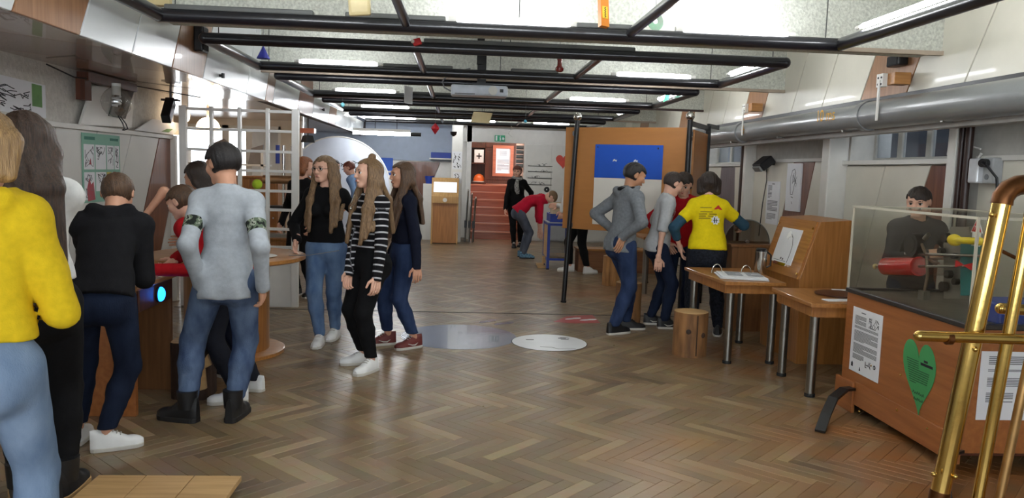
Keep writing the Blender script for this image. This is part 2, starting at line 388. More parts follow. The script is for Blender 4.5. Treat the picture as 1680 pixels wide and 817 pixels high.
MB().box(WX - .05, WX + .4, 9.95, 11.95, 1.66, 1.70).build('window_ledge', WHITE, wall_r, bevel=.005)
MB().box(WX - .04, WX, 7.5, 9.66, 1.70, 1.735).build('rail', WHITE, wall_r)
MB().box(WX - .04, WX, 2.0, 5.4, 1.68, 1.715).build('rail', WHITE, wall_r)
MB().box(WX - .2, WX, 7.33, 7.48, 0, 2.16).build('white_column', WHITE, wall_r, bevel=.01)
MB().box(WX - .12, WX, 5.52, 5.62, 0, 2.16).build('white_column', WHITE, wall_r, bevel=.01)
MB().box(WX - .14, WX, 9.7, 9.78, 0, 2.16).build('white_column', WHITE, wall_r, bevel=.01)
for y0, r in ((5.40, .028), (5.48, .022), (9.86, .045)):
    MB().cyl((WX - .1, y0, 0), (WX - .1, y0, 2.16), r, n=14).build('downpipe', DARKB, wall_r, True)
def rpoly(pts, m, name='panel'):
    MB().prism([(WX - .02, y, z) for y, z in pts], (.018, 0, 0)).build(name, m, wall_r, bevel=.003)
Z1 = 1.65
def prow(lst, z1):
    for (a, b, c, d, m) in lst: rpoly([(a + .005, .08), (b - .005, .08), (d - .005, z1), (c + .005, z1)], m, 'panel' if m is CREAM else 'brown_panel')
prow([(5.63, 6.62, 5.63, 5.96, BROWN), (6.62, 7.1, 5.96, 6.63, CREAM), (7.1, 7.32, 6.63, 7.32, CREAM)], Z1)
prow([(7.49, 7.98, 7.49, 7.55, CREAM), (7.98, 8.5, 7.55, 8.0, CREAM), (8.5, 9.12, 8.0, 8.53, BROWN), (9.12, 9.69, 8.53, 9.69, CREAM)], 1.70)
prow([(2.0, 3.4, 2.0, 3.0, CREAM), (3.4, 4.6, 3.0, 4.25, CREAM), (4.6, 5.38, 4.25, 5.38, CREAM)], 1.68)
PURP = wood('dull_purple_panel', (92, 78, 86), (106, 92, 98), .4, 'z', 4)
prow([(9.92, 10.25, 9.92, 10.4, CREAM), (10.25, 11.2, 10.4, 10.95, PURP), (11.2, 12, 10.95, 12, CREAM)], 1.65)
# windows set back in the right wall
def window(n, y0, y1, z0, z1, bars, x=WX + .25):
    w = thing('window_%d' % n, None, None, (x, (y0 + y1) / 2, z0), kind='structure')
    f = MB(); t = .035
    for a, b in zip(bars[:-1], bars[1:]):
        g = MB().box(x - .02, x + .02, a, a + t, z0, z1).box(x - .02, x + .02, b - t, b, z0, z1).box(x - .02, x + .02, a + t, b - t, z0, z0 + t).box(x - .02, x + .02, a + t, b - t, z1 - t, z1)
        g.build('window_frame', mat('old_window_frame', (188, 186, 178), .5, var=.08), w)
        MB().box(x - .003, x + .003, a + t, b - t, z0 + t, z1 - t).build('pane', PANE, w)
    return w
window(1, 5.72, 7.3, 1.70, 2.2, [5.72, 6.05, 6.42, 6.86, 7.3])
window(2, 10.0, 11.9, 1.70, 2.2, [10.0, 10.42, 10.8, 11.3, 11.9])
struct('wall_sky_block', MB().box(WX + 1.0, WX + 1.05, 4.0, 14, 0, 2.5).box(WX + .4, WX + 1.05, 4.0, 14, 2.5, 2.56), mat('sky_block_grey', (104, 108, 116), .9))  # added outside the windows to block the sky; top slab dims the panes
# ================================================================== back of the hall
BY = 16.8
wbk = MB()
wbk.box(-3.4, .22, BY + .35, BY + .5, 0, CZ)
wbk.box(1.36, 3.9, BY, BY + .15, 0, CZ).box(.0, 1.36, BY, BY + .15, 2.1, CZ)
wall_b = struct('wall_back', wbk, WHITE)
struct('column_back', MB().box(-.19, .03, 15.95, 16.2, 0, 2.45), WHITE, bevel=.01)
struct('wall_back_side', MB().box(.12, .22, BY, 20.5, 0, CZ), WHITE)
# blue-grey upper band and slanted brown panel of the left part of the back wall
y = BY + .34
def bpoly(pts, m, name='panel', yy=None, t=.02):
    yy = y if yy is None else yy
    MB().prism([(a, yy, b) for a, b in pts], (0, -t, 0)).build(name, m, wall_b, bevel=.003)
BLG = mat('blue_grey_wall', (164, 176, 194), .6, var=.05)
bpoly([(-3.4, 1.66), (-.2, 1.66), (-.2, 2.9), (-3.4, 2.9)], BLG)
bpoly([(-1.75, 0), (-1.05, 0), (-.46, 1.64), (-1.26, 1.64)], BROWN)
bpoly([(-1.04, 0), (-.2, 0), (-.2, 1.64), (-.45, 1.64)], WHITE)
bpoly([(-3.4, 0), (-1.76, 0), (-1.27, 1.64), (-3.4, 1.64)], WHITE)
# right part: panels with black rails drawn across
y = BY - .0
for a, b in ((1.4, 1.95), (1.96, 2.6), (2.61, 3.3)): bpoly([(a, .02), (b, .02), (b, 2.08), (a, 2.08)], mat('back_white_panel', (214, 212, 206), .5, var=.03), t=.015)
for z in (1.22, 1.36, 1.5, 1.62): MB().box(1.45, 1.98, BY - .03, BY - .012, z, z + .012).build('black_rail', BLACK, wall_b)
# left back room: end wall with tall bright windows, left wall
we = MB().box(-5.2, -4.75, 13, 13.15, 0, CZ).box(-2.95, -2.62, 13, 13.15, 0, CZ).box(-4.75, -2.95, 13, 13.15, 0, .95).box(-4.75, -2.95, 13, 13.15, 2.1, CZ)
struct('wall_back_room', we, mat('warm_white_wall', (214, 202, 184), .6, var=.04))
w3 = thing('window_3', None, None, (-3.85, 13.08, .95), kind='structure')
for a, b in ((-4.75, -3.85), (-3.85, -2.95)):
    MB().box(a, a + .05, 13.04, 13.1, .95, 2.1).box(b - .05, b, 13.04, 13.1, .95, 2.1).box(a, b, 13.04, 13.1, .95, 1.0).box(a, b, 13.04, 13.1, 2.05, 2.1).build('window_frame', WHITE, w3)
    MB().box(a + .05, b - .05, 13.065, 13.072, 1, 2.05).build('pane', glass_mat('back_pane', (250, 250, 250), .06), w3)
struct('wall_left_far', MB().box(-5.3, -5.2, 8.5, 13.15, 0, CZ).box(-3.55, -3.45, 13.15, 17.3, 0, CZ), MATS['warm_white_wall'])
struct('ceiling_soffit_far', MB().box(-5.2, BX - .04, 8.5, 16.9, 2.2, 2.3), SOFF)
struct('wall_partition', MB().box(-5.2, LX - .03, 8.5, 8.6, 0, 2.3), WHITE)
# unseen wall behind the photographer, wide opening added to let in sky fill
wf = MB().box(-3.3, 3.9, -1.7, -1.6, 0, .9).box(-3.3, 3.9, -1.7, -1.6, 2.3, CZ).box(-3.3, -2.4, -1.7, -1.6, .9, 2.3).box(3.0, 3.9, -1.7, -1.6, .9, 2.3)
struct('wall_front', wf, WHITE)
w4 = thing('window_4', None, None, (.3, -1.65, .9), kind='structure')
for a in (-2.4, -.6, 1.2): MB().box(a, a + .06, -1.68, -1.62, .9, 2.3).box(a + 1.74, a + 1.8, -1.68, -1.62, .9, 2.3).box(a, a + 1.8, -1.68, -1.62, .9, .96).box(a, a + 1.8, -1.68, -1.62, 2.24, 2.3).build('window_frame', WHITE, w4)
# ================================================================== stairs up behind the back wall
st = thing('stairs', None, None, (.8, 17.0, 0), kind='structure')
for i in range(7):
    z = i * .165; yy = BY + .1 + i * .27
    MB().box(.24, 1.36, yy, yy + .03, z, z + .135).build('riser', REDW, st)
    MB().box(.24, 1.36, yy - .03, yy + .29, z + .135, z + .165).build('tread', wood('tread_wood', (188, 118, 88), (204, 134, 104), .3, 'x', 4, coat=.3), st, bevel=.006)
    if i: MB().box(.24, 1.36, yy + .03, yy + .29, 0, z + .13).build('carcass', REDW, st)
zt = 7 * .165
struct('floor_upper', MB().box(.2, 3.2, BY + 1.99, 21.2, zt - .1, zt), REDW)
struct('wall_upper_back', MB().box(.0, 3.2, 20.6, 20.75, zt, 4.2), DKW)
struct('wall_upper_side', MB().box(1.36, 1.46, BY + .15, 19.4, 0, 4.2), mat('pinkish_plaster', (222, 190, 176), .7, var=.05))
struct('ceiling_upper', MB().box(0, 3.2, BY + .15, 21.2, 3.3, 3.4), WHITE)
# ================================================================== suspended black light frames
FZ = 2.4
def lamp(parent, a, b, r=.026):
    a, b = np.array(a, float), np.array(b, float); d = nrm(b - a)
    t = MB().tube([a, a + d * .03, b - d * .03, b], r, 12, rs=[r * .5, r, r, r * .5]).build('fluorescent_tube', TUBEM, parent, True)
    for q, s in ((a, -1), (b, 1)): MB().cyl(q, q + d * s * .05, r * .8, n=12).build('tube_socket', WHITE, parent, True)
def light_frame(y0, y1, lamps, label, side=True, trays=()):
    x0, x1 = -1.9, 2.48; r = .042
    t = thing('suspended_light_frame', label, 'light frame', ((x0 + x1) / 2, (y0 + y1) / 2, FZ), 'suspended black tube light frames')
    def rail(a, b, nm='rail'): MB().cyl(a, b, r, n=16).build(nm, BLKM, t, True)
    rail((x0, y0, FZ), (x1, y0, FZ)); rail((x0, y1, FZ), (x1, y1, FZ)); rail((x0, y0, FZ), (x0, y1, FZ), 'side_rail'); rail((x1, y0, FZ), (x1, y1, FZ), 'side_rail')
    for x in (-.37, 1.07): MB().cyl((x, y0, FZ + .01), (x, y1, FZ + .01), .03, n=14).build('cross_rail', BLKM, t, True)
    for x, y in ((x0, y0), (x1, y0), (x0, y1), (x1, y1)): MB().ball((x, y, FZ), r * 1.04, 14, 8).build('corner_joint', BLKM, t, True)
    for x in (x0 + .1, .35, x1 - .1):
        for y in (y0, y1): MB().cyl((x, y, FZ + r), (x, y, CZ), .0035, n=6).build('hanger_wire', BLACK, t)
    for (xa, xb, y) in lamps: lamp(t, (xa, y, FZ + .05), (xb, y, FZ + .05))
    if side: lamp(t, (x1 - .02, y0 + .25, FZ + .062), (x1 - .02, y1 - .3, FZ + .062), .016)
    for (xa, xb, y) in trays:
        MB().box(xa, xb, y - .03, y + .03, FZ + r - .01, FZ + r + .022).build('lamp_tray', mat('tray_grey', (92, 94, 92), .5), t, bevel=.008)
    return t
light_frame(3.5, 5.08, [(-1.5, -.75, 3.55), (1.0, 1.75, 3.55), (-.05, .68, 5.08), (1.42, 2.12, 5.08), (-.2, .55, 3.55)], 'nearest black tube light frame, cut by the top edge of the picture', True, [(-1.86, -.95, 5.08), (-.75, -.12, 5.08), (.72, 1.12, 5.08)])
light_frame(5.95, 7.45, [(-1.52, -.8, 7.45), (1.46, 2.18, 7.45)], 'second black tube light frame from the camera, blue cone hanging at its corner', True, [(-.75, -.1, 7.45), (.45, .9, 7.45), (-.3, 1.3, 5.95)])
light_frame(8.25, 10.05, [(-1.6, -.85, 10.05), (1.38, 2.1, 10.05)], 'third black tube light frame, with a white projector hanging from its middle', True, [(-.7, .2, 10.05), (-.3, 1.0, 8.25)])
light_frame(11.0, 12.6, [(-1.6, -.85, 12.6), (-.3, .4, 11.0)], 'fourth black tube light frame, in front of the dark red beam trim', True, [])
light_frame(13.6, 15.3, [(-.1, .65, 15.3), (1.4, 2.1, 15.3), (-1.9, -.9, 15.3)], 'farthest black tube light frame, above the stairs opening', False, [])
b = thing('ceiling_strip_light', 'long lit strip light under the end of the left bulkhead', 'strip light', (-1.55, 14.6, 2.12))
MB().box(-2.0, -.95, 14.55, 14.65, 2.15, 2.2).build('housing', WHITE, b); MB().cyl((-.95, 14.6, 2.12), (-.75, 14.6, 2.12), .035, n=12).build('end_cap', BLACK, b, True)
MB().cyl((-2.0, 14.6, 2.12), (-.95, 14.6, 2.12), .035, n=12).build('fluorescent_tube', TUBEM, b, True)
MB().cyl((-1.6, 14.6, 2.2), (-1.6, 14.6, CZ), .006, n=6).build('hanger_wire', BLACK, b)
MB().cyl((-1.2, 14.6, 2.2), (-1.2, 14.6, CZ), .006, n=6).build('hanger_wire', BLACK, b)
# ================================================================== left side
def lattice():
    Y0 = 8.2; xs = np.linspace(-2.84, -1.71, 5); zs = [2.03, 1.83, 1.62, 1.42, 1.215, 1.02, .82, .63, .45]
    t = thing('lattice_partition', 'white wooden lattice partition with square openings under the left bulkhead', 'partition', (-2.27, Y0, 0))
    w = mat('lattice_white', (228, 226, 222), .4, var=.03)
    for i, x in enumerate(xs):
        d = .035 if i in (0, 4) else .016
        MB().box(x - d, x + d, Y0 - .03, Y0 + .03, 0 if i in (0, 4) else .45, 2.06).build('post' if i in (0, 4) else 'upright', w, t, bevel=.003)
    for z in zs: MB().box(xs[0] + .035, xs[4] - .035, Y0 - .022, Y0 + .022, z - .014, z + .014).build('crossbar', w, t, bevel=.003)
    MB().box(xs[0] + .035, xs[4] - .035, Y0 - .015, Y0 + .015, .0, .436).build('base_panel', w, t)
lattice()
tb = MB().ball(at(422, 297, 8.2) + V(0, 0, -.0), .052, 24, 14).build('green_ball', mat('tennis_green', (176, 206, 48), .85, var=.1, bump=.4, bscale=200), None, True, origin=at(422, 297, 8.2))
tag(tb, 'bright yellow green ball resting in an opening of the white lattice', 'ball')
tb.location.z = 1.229 + .052
# things seen through the lattice
def cupboard(name, label, cat, x0, x1, y0, y1, h, m, door=True, z0=0):
    t = thing(name, label, cat, ((x0 + x1) / 2, (y0 + y1) / 2, z0))
    MB().box(x0, x1, y0, y1, z0, h - .025).build('body', m, t, bevel=.004)
    MB().box(x0 - .02, x1 + .02, y0 - .02, y1 + .02, h - .025, h).build('top', m, t, bevel=.004)
    if door:
        n = max(1, int(round((x1 - x0) / .45)))
        for i in range(n):
            a, b = x0 + (x1 - x0) * i / n, x0 + (x1 - x0) * (i + 1) / n
            d = MB().box(a + .012, b - .012, y0 - .018, y0, z0 + .06, h - .04).build('door', m, t, bevel=.003)
            MB().cyl((b - .05, y0 - .018, h * .6), (b - .05, y0 - .04, h * .6), .012, n=10).build('knob', CHROME, d, True)
    return t
cupboard('wooden_cabinet', 'brown wooden cabinet standing behind the white lattice', 'cabinet', -3.05, -2.35, 10.2, 10.7, 1.33, OAKV)
cupboard('low_wooden_counter', 'low wooden counter seen through the lower lattice openings', 'counter', -2.95, -1.95, 9.3, 9.6, .62, OAKV)
t = thing('steel_apparatus', 'steel apparatus with upright rods and a horizontal cylinder behind the lattice', 'apparatus', (-2.15, 9.5, .62))
for x in (-2.3, -2.12, -2.02): MB().cyl((x, 9.5, .62), (x, 9.5, 1.72), .02, n=12).build('upright_rod', CHROME, t, True)
MB().cyl((-2.34, 9.42, 1.31), (-1.95, 9.42, 1.31), .05, n=20).build('cylinder', mat('copper_drum', (176, 140, 104), .3, .7), t, True)
MB().box(-2.36, -1.96, 9.4, 9.6, .62, .66).build('foot_plate', STEEL, t)
MB().box(-2.4, -2.0, 9.36, 9.58, .96, 1.0).build('black_tray', BLACK, t, bevel=.01)
MB().cyl((-2.18, 9.45, 1.5), (-2.18, 9.45, 1.72), .025, n=10).build('blue_grip', BLUE, t, True)
t = thing('white_shelf_rack', 'white rack with angled tops against the bright window, behind the lattice', 'rack', (-3.6, 12.2, 0))
for z in (.5, 1.0, 1.45): MB().box(-4.2, -2.95, 12.0, 12.4, z, z + .03).build('shelf', WHITE, t)
for x in (-4.2, -3.0): MB().box(x - .02, x + .02, 12.0, 12.4, 0, 1.7).build('upright', WHITE, t)
MB().prism([(-3.85, 12.1, 1.48), (-3.4, 12.1, 1.48), (-3.35, 12.1, 1.65), (-3.6, 12.1, 1.85), (-3.82, 12.1, 1.75)], (0, .06, 0)).build('grey_model', mat('grey_model', (134, 128, 126), .5), t)
MB().prism([(-3.25, 12.15, 1.48), (-3.05, 12.15, 1.48), (-3.02, 12.15, 1.78), (-3.2, 12.15, 1.72)], (0, .05, 0)).build('grey_model', MATS['grey_model'], t)
t = thing('globe_lamp', 'lit round white lamp hanging behind the upper left lattice', 'lamp', (-3.35, 10.6, 2.2))
MB().ball((-3.35, 10.6, 1.93), .15, 20, 12).build('globe', GLOWW, t, True); MB().cyl((-3.35, 10.6, 2.07), (-3.35, 10.6, 2.2), .02, n=8).build('stem', WHITE, t)
t = thing('globe_lamp', 'lit round lamp glimpsed behind the black spotlight on the left', 'lamp', (-2.92, 8.44, 1.95), None)
MB().ball((-2.88, 8.4, 1.97), .07, 16, 10, (.5, 1, 1)).build('globe', GLOWW, t, True); MB().box(-2.92, -2.86, 8.38, 8.42, 2.03, 2.19).build('bracket', WHITE, t)
# round table
C0 = V(-1.82, 6.2, 0)
t = thing('round_table', 'round wooden table on a drum pedestal with a wide round foot', 'table', C0)
MB().lathe([(.44, 0), (.44, .025), (.43, .03)], C0, n=48).build('foot', OAKX, t, True)
MB().lathe([(.32, .03), (.32, .74)], C0, n=40).build('pedestal', OAKV, t, True)
MB().lathe([(.58, .74), (.6, .75), (.6, .775), (.59, .78)], C0, n=56).build('table_top', OAKX, t, True)
p = MB().lathe([(.1, .781), (.14, .79), (.13, .794)], C0 + V(.28, -.15, 0), n=32).build('white_dish', WHITE, None, True, origin=C0 + V(.28, -.15, .781)); tag(p, 'flat white dish lying on the round table', 'dish')
p = MB().tube([C0 + V(.5, -.1, .792), C0 + V(.66, -.14, .8), C0 + V(.9, -.2, .85)], .0035, 6).build('metal_rod', ALU, None, True, origin=C0 + V(.5, -.1, .785)); tag(p, 'thin pale rod sticking out over the edge of the round table', 'rod')
# counter with the blue lamp
t = thing('exhibit_counter', 'wooden exhibit counter with a glowing blue lamp on its side', 'counter', (-2.2, 4.85, 0))
MB().box(-2.58, -1.86, 4.54, 4.58, 0, .74).build('front_panel', ORGW, t, bevel=.003)
MB().box(-2.58, -1.86, 5.1, 5.14, 0, .74).build('rear_panel', wood('counter_wood', (116, 76, 44), (134, 92, 56), .45, 'z', 4), t, bevel=.003)
MB().box(-1.885, -1.845, 4.58, 5.1, .61, .745).build('apron', DKW, t, bevel=.006)
MB().box(-2.62, -1.83, 4.52, 5.17, .745, .775).build('counter_top', OAKY, t, bevel=.006)
MB().cyl((-1.845, 4.86, .675), (-1.83, 4.86, .675), .05, n=24).build('lamp_ring', BLACK, t, True)
MB().ball((-1.83, 4.86, .675), .045, 20, 12, (.55, 1, 1)).build('blue_lamp', mat('lit_blue_lamp', (40, 140, 255), .3, var=0, emit=((20, 120, 255), 6)), t, True)
# stump stool with split bark
def stump(name, label, c, r, h, bark, wob=.06, sq=1, n=28, top=PALEW, grp=None, seed=1):
    rd = random.Random(seed); t = thing(name, label, 'stool', c, grp); c = np.array(c, float)
    ph = [rd.uniform(0, 6.28) for _ in range(6)]
    P = []; m = 7
    for j in range(m):
        z = h * j / (m - 1)
        for i in range(n):
            a = 2 * math.pi * i / n; q = 1 + wob * (math.sin(2 * a + ph[0] + z) * .5 + math.sin(3 * a + ph[1]) * .35 + math.sin(7 * a + ph[2] + 3 * z) * .2 + math.sin(11 * a + ph[3]) * .12)
            if sq > 1: q *= 1 / max(abs(math.cos(a)), abs(math.sin(a))) ** .7
            P.append(c + V(math.cos(a) * r * q, math.sin(a) * r * q, z))
    F = [(j * n + i, j * n + (i + 1) % n, (j + 1) * n + (i + 1) % n, (j + 1) * n + i) for j in range(m - 1) for i in range(n)] + [tuple(range(n - 1, -1, -1))]
    MB().add(P, F).build('bark', bark, t, True)
    T = P[-n:]; MB().prism([p + (c + V(0, 0, h) - p) * .02 for p in T], (0, 0, .004)).build('cut_face', top, t)
    return t, ph
BARK = mat('log_bark', (112, 76, 46), .7, var=.3, scale=5, bump=.5, bscale=14, stretch=(3, 3, .7), col2=(158, 112, 68))
BARKD = mat('dark_bark', (44, 28, 20), .7, var=.3, scale=4, bump=.6, bscale=14, stretch=(2, 2, 1), col2=(70, 46, 32))
BARKL = mat('pale_bark', (150, 104, 58), .65, var=.3, scale=5, bump=.6, bscale=16, stretch=(5, 5, .7), col2=(196, 146, 90))
s_, _ = stump('stump_stool', 'dark square stump stool with peeled bark, between the legs of the grey shirt boy', (-1.68, 5.0, 0), .125, .36, BARKD, .05, 1.4, seed=5)
for k, (a, b, z0, z1) in enumerate(((.03, .12, .05, .33), (-.05, .02, .14, .2), (.09, .15, .2, .3))):
    MB().prism([(-1.68 + a, 4.858, z0), (-1.68 + b, 4.858, z0 + .03), (-1.68 + b - .02, 4.858, z1), (-1.68 + a + .015, 4.858, z1 - .04)], (0, .025, 0)).build('peeled_patch', PALEW, s_)
p = thing('wooden_platform', 'low pale wooden platform at the bottom edge of the picture', 'platform', (-1.3, 3.1, 0))
for i in range(3): MB().box(-1.62 + i * .215, -1.62 + (i + 1) * .215 - .004, 2.85, 3.54, .03, .055).build('deck_board', PALEW, p, bevel=.002)
MB().box(-1.6, -1.0, 2.87, 3.52, 0, .03).build('base', OAKV, p)
# wall posters and fittings in the left niche
def drawing(sh, parent, m, seed, n=12, box=(.1, .1, .9, .9), wd=.003):
    rd = random.Random(seed); mb = MB()
    for _ in range(n):
        u, v = rd.uniform(box[0], box[2]), rd.uniform(box[1], box[3]); pts = [(u, v)]
        for _ in range(rd.randint(3, 6)):
            u = min(box[2], max(box[0], u + rd.uniform(-.1, .1))); v = min(box[3], max(box[1], v + rd.uniform(-.1, .1))); pts.append((u, v))
        sh.line(mb, pts, wd)
    return mb.build('drawing', m, parent)
def poster(name, label, cat, o, ux, uy, w, h, m=PAPER, t_=.004):
    s = Sheet(o, ux, uy, w, h, t_); t = thing(name, label, cat, s.p(.5, 0)); s.paper().build('sheet', m, t); return s, t
# left wall faces +X: reading direction is +Y
s, t = poster('comic_poster', 'green bordered poster of comic drawings on the left panel wall', 'poster', (LX + .002, 6.49, 1.13), (0, 1, 0), (0, 0, 1), .7, .57, mat('poster_green', (130, 176, 156), .7, var=.04))
mb = MB()
cells = [(.04, .48, .30, .84), (.33, .48, .6, .84), (.63, .48, .82, .84), (.84, .48, .97, .84), (.04, .04, .3, .44), (.33, .16, .6, .44), (.76, .2, .97, .44)]
for c in cells: s.rect(mb, *c, .0008)
mb.build('comic_panel', PAPER, t)
sy = MB(); s.rect(sy, .62, .2, .74, .44, .0008); sy.build('yellow_box', mat('poster_yellow', (206, 190, 90), .7), t)
s.t += .001; 
for k, c in enumerate(cells): drawing(s, t, INK if k % 2 else INKG, 20 + k, 6, (c[0] + .03, c[1] + .03, c[2] - .03, c[3] - .03), .004)
for q_ in ([(.12, .02), (.3, .04), (.26, .3), (.2, .26), (.16, .36), (.1, .2)], [(.16, .55), (.22, .55), (.2, .64)]): s.poly(MB(), q_).build('red_figure', mat('poster_red', (176, 84, 92), .7), t)
s.t -= .001; mt = MB(); s.lines(mt, .06, .32, .95, .9, 1, .9); s.lines(mt, .72, .95, .95, .91, 1, .9); mt.build('title_lettering', mat('poster_teal', (60, 120, 104), .7), t)
s, t = poster('sketch_board', 'white board of small black sketches with a green corner high on the left wall', 'poster', (LX - .028, 5.0, 1.80), (0, 1, -.02), (0, 0, 1), 1.02, .24, PAPER)
mg = MB(); s.rect(mg, .82, .3, .95, .96); mg.build('green_corner', mat('leaf_green', (110, 150, 96), .7), t)
drawing(s, t, INK, 4, 26, (.04, .1, .8, .9), .006)
s = s_
t = thing('giant_light_bulb', 'huge clear glass bulb with a compact lamp inside, mounted on a white board', 'bulb', (-2.86, 7.05, 1.78))
c = atx(191, 168, -2.84)
MB().prism([atx(132, 205, LX + .04), atx(152, 141, LX + .04), atx(222, 143, LX + .04), atx(216, 209, LX + .04)], (-.02, 0, 0)).build('white_board', WHITE, t)
MB().prism([atx(180, 190, LX + .06), atx(206, 195, LX + .06), atx(223, 141, LX + .06), atx(197, 139, LX + .06)], (-.015, 0, 0)).build('black_square', BLACK, t)
MB().box(LX + .03, LX + .12, 6.38, 7.3, 2.1, 2.17).build('brown_bracket', DKW, t); MB().box(LX + .03, LX + .1, 6.36, 6.47, 1.95, 2.12).build('brown_bracket', DKW, t)
MB().lathe([(.03, -.12), (.075, -.095), (.106, -.05), (.118, 0), (.112, .04), (.085, .085), (.05, .115), (.04, .13)], c, n=32).build('glass_globe', glass_mat('bulb_glass', (236, 236, 234), .3, .02), t, True)
MB().cyl(c + V(0, 0, .06), c + V(0, 0, .155), .034, n=16).build('socket', WHITE, t, True)
MB().tube([c + V(.03 * math.cos(a), .03 * math.sin(a), .05 - a * .0045) for a in np.linspace(0, 18, 60)], .008, 6).build('spiral_tube', PAPER, t, True)
for s in (-1, 1): MB().tube([c + V(.02, s * .02, -.11), c + V(.06, s * .03, -.17), c + V(.07, s * .035 + .01, -.21), c + V(.05, s * .01, -.225)], .005, 6).build('black_cable', BLACK, t, True)
MB().tube([V(LX + .05, 5.9, 2.16), V(LX + .12, 6.15, 2.1), V(LX + .1, 6.45, 2.12), V(LX + .1, 7.4, 2.16), V(-2.6, 8.0, 2.13)], .006, 6).build('ceiling_cable', BLACK, t, True)
t = thing('black_spotlight', 'black tilted spotlight fixed under the soffit beside the lattice', 'spotlight', (-2.9, 7.9, 2.17))
a, b = at(280, 166, 7.95), at(272, 196, 7.75)
MB().bar(a, b, .085, .1).build('housing', BLACK, t, bevel=.008); MB().box(a[0] - .08, a[0] + .08, a[1] - .04, a[1] + .04, a[2], a[2] + .02).build('bracket', BLACK, t)
MB().cyl(a, (a[0], a[1], 2.19), .012, n=8).build('stem', BLACK, t)
t = thing('paper_model', 'white folded paper model with printed sides lying on the left wall ledge', 'model', (-2.98, 7.95, 1.762))
A, B, C_, D = atx(222, 215, -2.99), atx(284, 222, -2.99), atx(302, 203, -3.03), atx(250, 195, -3.03)
dz = 1.763 - min(A[2], B[2]); A[2] = B[2] = 1.763
MB().prism([A, B, C_, D], (-.012, 0, .0)).build('sheet', PAPER, t)
MB().prism([B, B + V(.1, .12, 0), C_], (-.01, 0, 0)).build('folded_side', mat('paper_cream', (206, 202, 190), .8), t)
MB().prism([A + (B - A) * .6 + (D - A) * .15 + V(.004, 0, 0), A + (B - A) * .8 + (D - A) * .15 + V(.004, 0, 0), A + (B - A) * .8 + (D - A) * .45 + V(.0035, 0, 0), A + (B - A) * .65 + (D - A) * .4 + V(.0035, 0, 0)], (-.003, 0, 0)).build('green_print', MATS['leaf_green'], t)
t = thing('wall_speaker', 'small black loudspeaker fixed on the left bulkhead', 'speaker', atx(322, 64, BX))
c = atx(322, 64, BX); MB().box(BX, BX + .07, c[1] - .07, c[1] + .07, c[2] - .1, c[2] + .1).build('cabinet', BLACK, t, bevel=.012)
MB().box(BX + .07, BX + .075, c[1] - .055, c[1] + .055, c[2] - .085, c[2] + .085).build('grille', mat('grille', (40, 40, 42), .8, bump=.5, bscale=300), t)
c = atx(1475, 100, RX - .02); t = thing('wall_speaker', 'small black loudspeaker on the brown panel above the grey duct', 'speaker', c)
MB().box(RX - .08, RX, c[1] - .1, c[1] + .08, c[2] - .045, c[2] + .04).build('cabinet', BLACK, t, bevel=.012); MB().box(RX - .085, RX - .08, c[1] - .08, c[1] + .06, c[2] - .035, c[2] + .03).build('grille', MATS['grille'], t)
for k, (x, y, nm) in enumerate(((360, 124, 'black hook on the white bulkhead panel beside the speaker'), (528, 180, 'black hook far along the white bulkhead'))):
    c = atx(x, y, BX); t = thing('wall_hook', nm, 'hook', c); MB().cyl(c, c + V(.03, 0, 0), .012, n=8).cyl(c + V(.03, 0, -.02), c + V(.03, 0, .02), .014, n=8).build('hook', BLACK, t)
# ================================================================== things hung from the ceiling
def hung(name, label, cat, px, py, Y, top=None):
    c = at(px, py, Y); t = thing(name, label, cat, c)
    MB().cyl(c, (c[0], c[1], top or CZ), .002, n=5).build('thread', INKG, t); return c, t
c, t = hung('orange_box', 'orange carton with dark print hanging from the nearest light frame', 'box', 990, 22, 4.6)
ax, az = nrm(V(1, .3, -.1)), nrm(V(-.05, .1, 1)); ay = np.cross(az, ax)
MB().obox(c, ax * .026, ay * .02, az * .08).build('carton', mat('orange_carton', (214, 128, 36), .5), t); MB().obox(c - ay * .021, ax * .017, ay * .0012, az * .035).build('yellow_label', mat('label_yellow', (226, 190, 50), .5), t)
so = Sheet(c - ay * .0222 - ax * .012 - az * .03, ax, az, .024, .06, 0); so.line(MB(), [(.3 + .4 * (k_ % 2), k_ / 9) for k_ in range(10)], .004).build('print', INK, t)
c, t = hung('compact_disc', 'shiny compact disc hanging near the nearest light frame', 'disc', 1075, 35, 5.2)
MB().lathe([(.062, -.001), (.062, .001)], c, (.3, -1, .1), n=40).build('disc', mat('disc_foil', (190, 200, 190), .18, .8, var=.3, scale=12, col2=(150, 200, 170)), t, True)
MB().lathe([(.018, -.002), (.018, .002)], c, (.3, -1, .1), n=24).build('hub', PAPER, t, True)
c, t = hung('beige_packet', 'beige flat packet hanging at the top edge left of the middle', 'packet', 590, 10, 4.7)
MB().obox(c, V(.062, .01, .008), V(0, .02, 0), V(-.004, 0, .055)).build('packet', BEIGE, t, bevel=.01); MB().obox(c - V(0, .021, 0), V(.045, .008, .006), V(0, .002, 0), V(-.003, 0, .036)).build('raised_face', mat('beige_light', (216, 200, 156), .5), t)
c, t = hung('beige_vent_box', 'beige box under the ceiling at the top left corner of the first frame', 'box', 262, 2, 5.3)
MB().obox(c, V(.07, 0, 0), V(0, .03, 0), V(0, 0, .03)).build('box', BEIGE, t, bevel=.006)
c, t = hung('blue_cone', 'small blue cone hanging at the left corner of the second light frame', 'cone', 432, 86, 7.2)
MB().lathe([(.058, -.055), (.056, -.05), (.004, .055)], c, n=24).build('cone', mat('blue_cone', (48, 56, 170), .5), t, True)
c, t = hung('red_toy', 'small red and white toy hanging behind the first light frame', 'toy', 684, 69, 5.8)
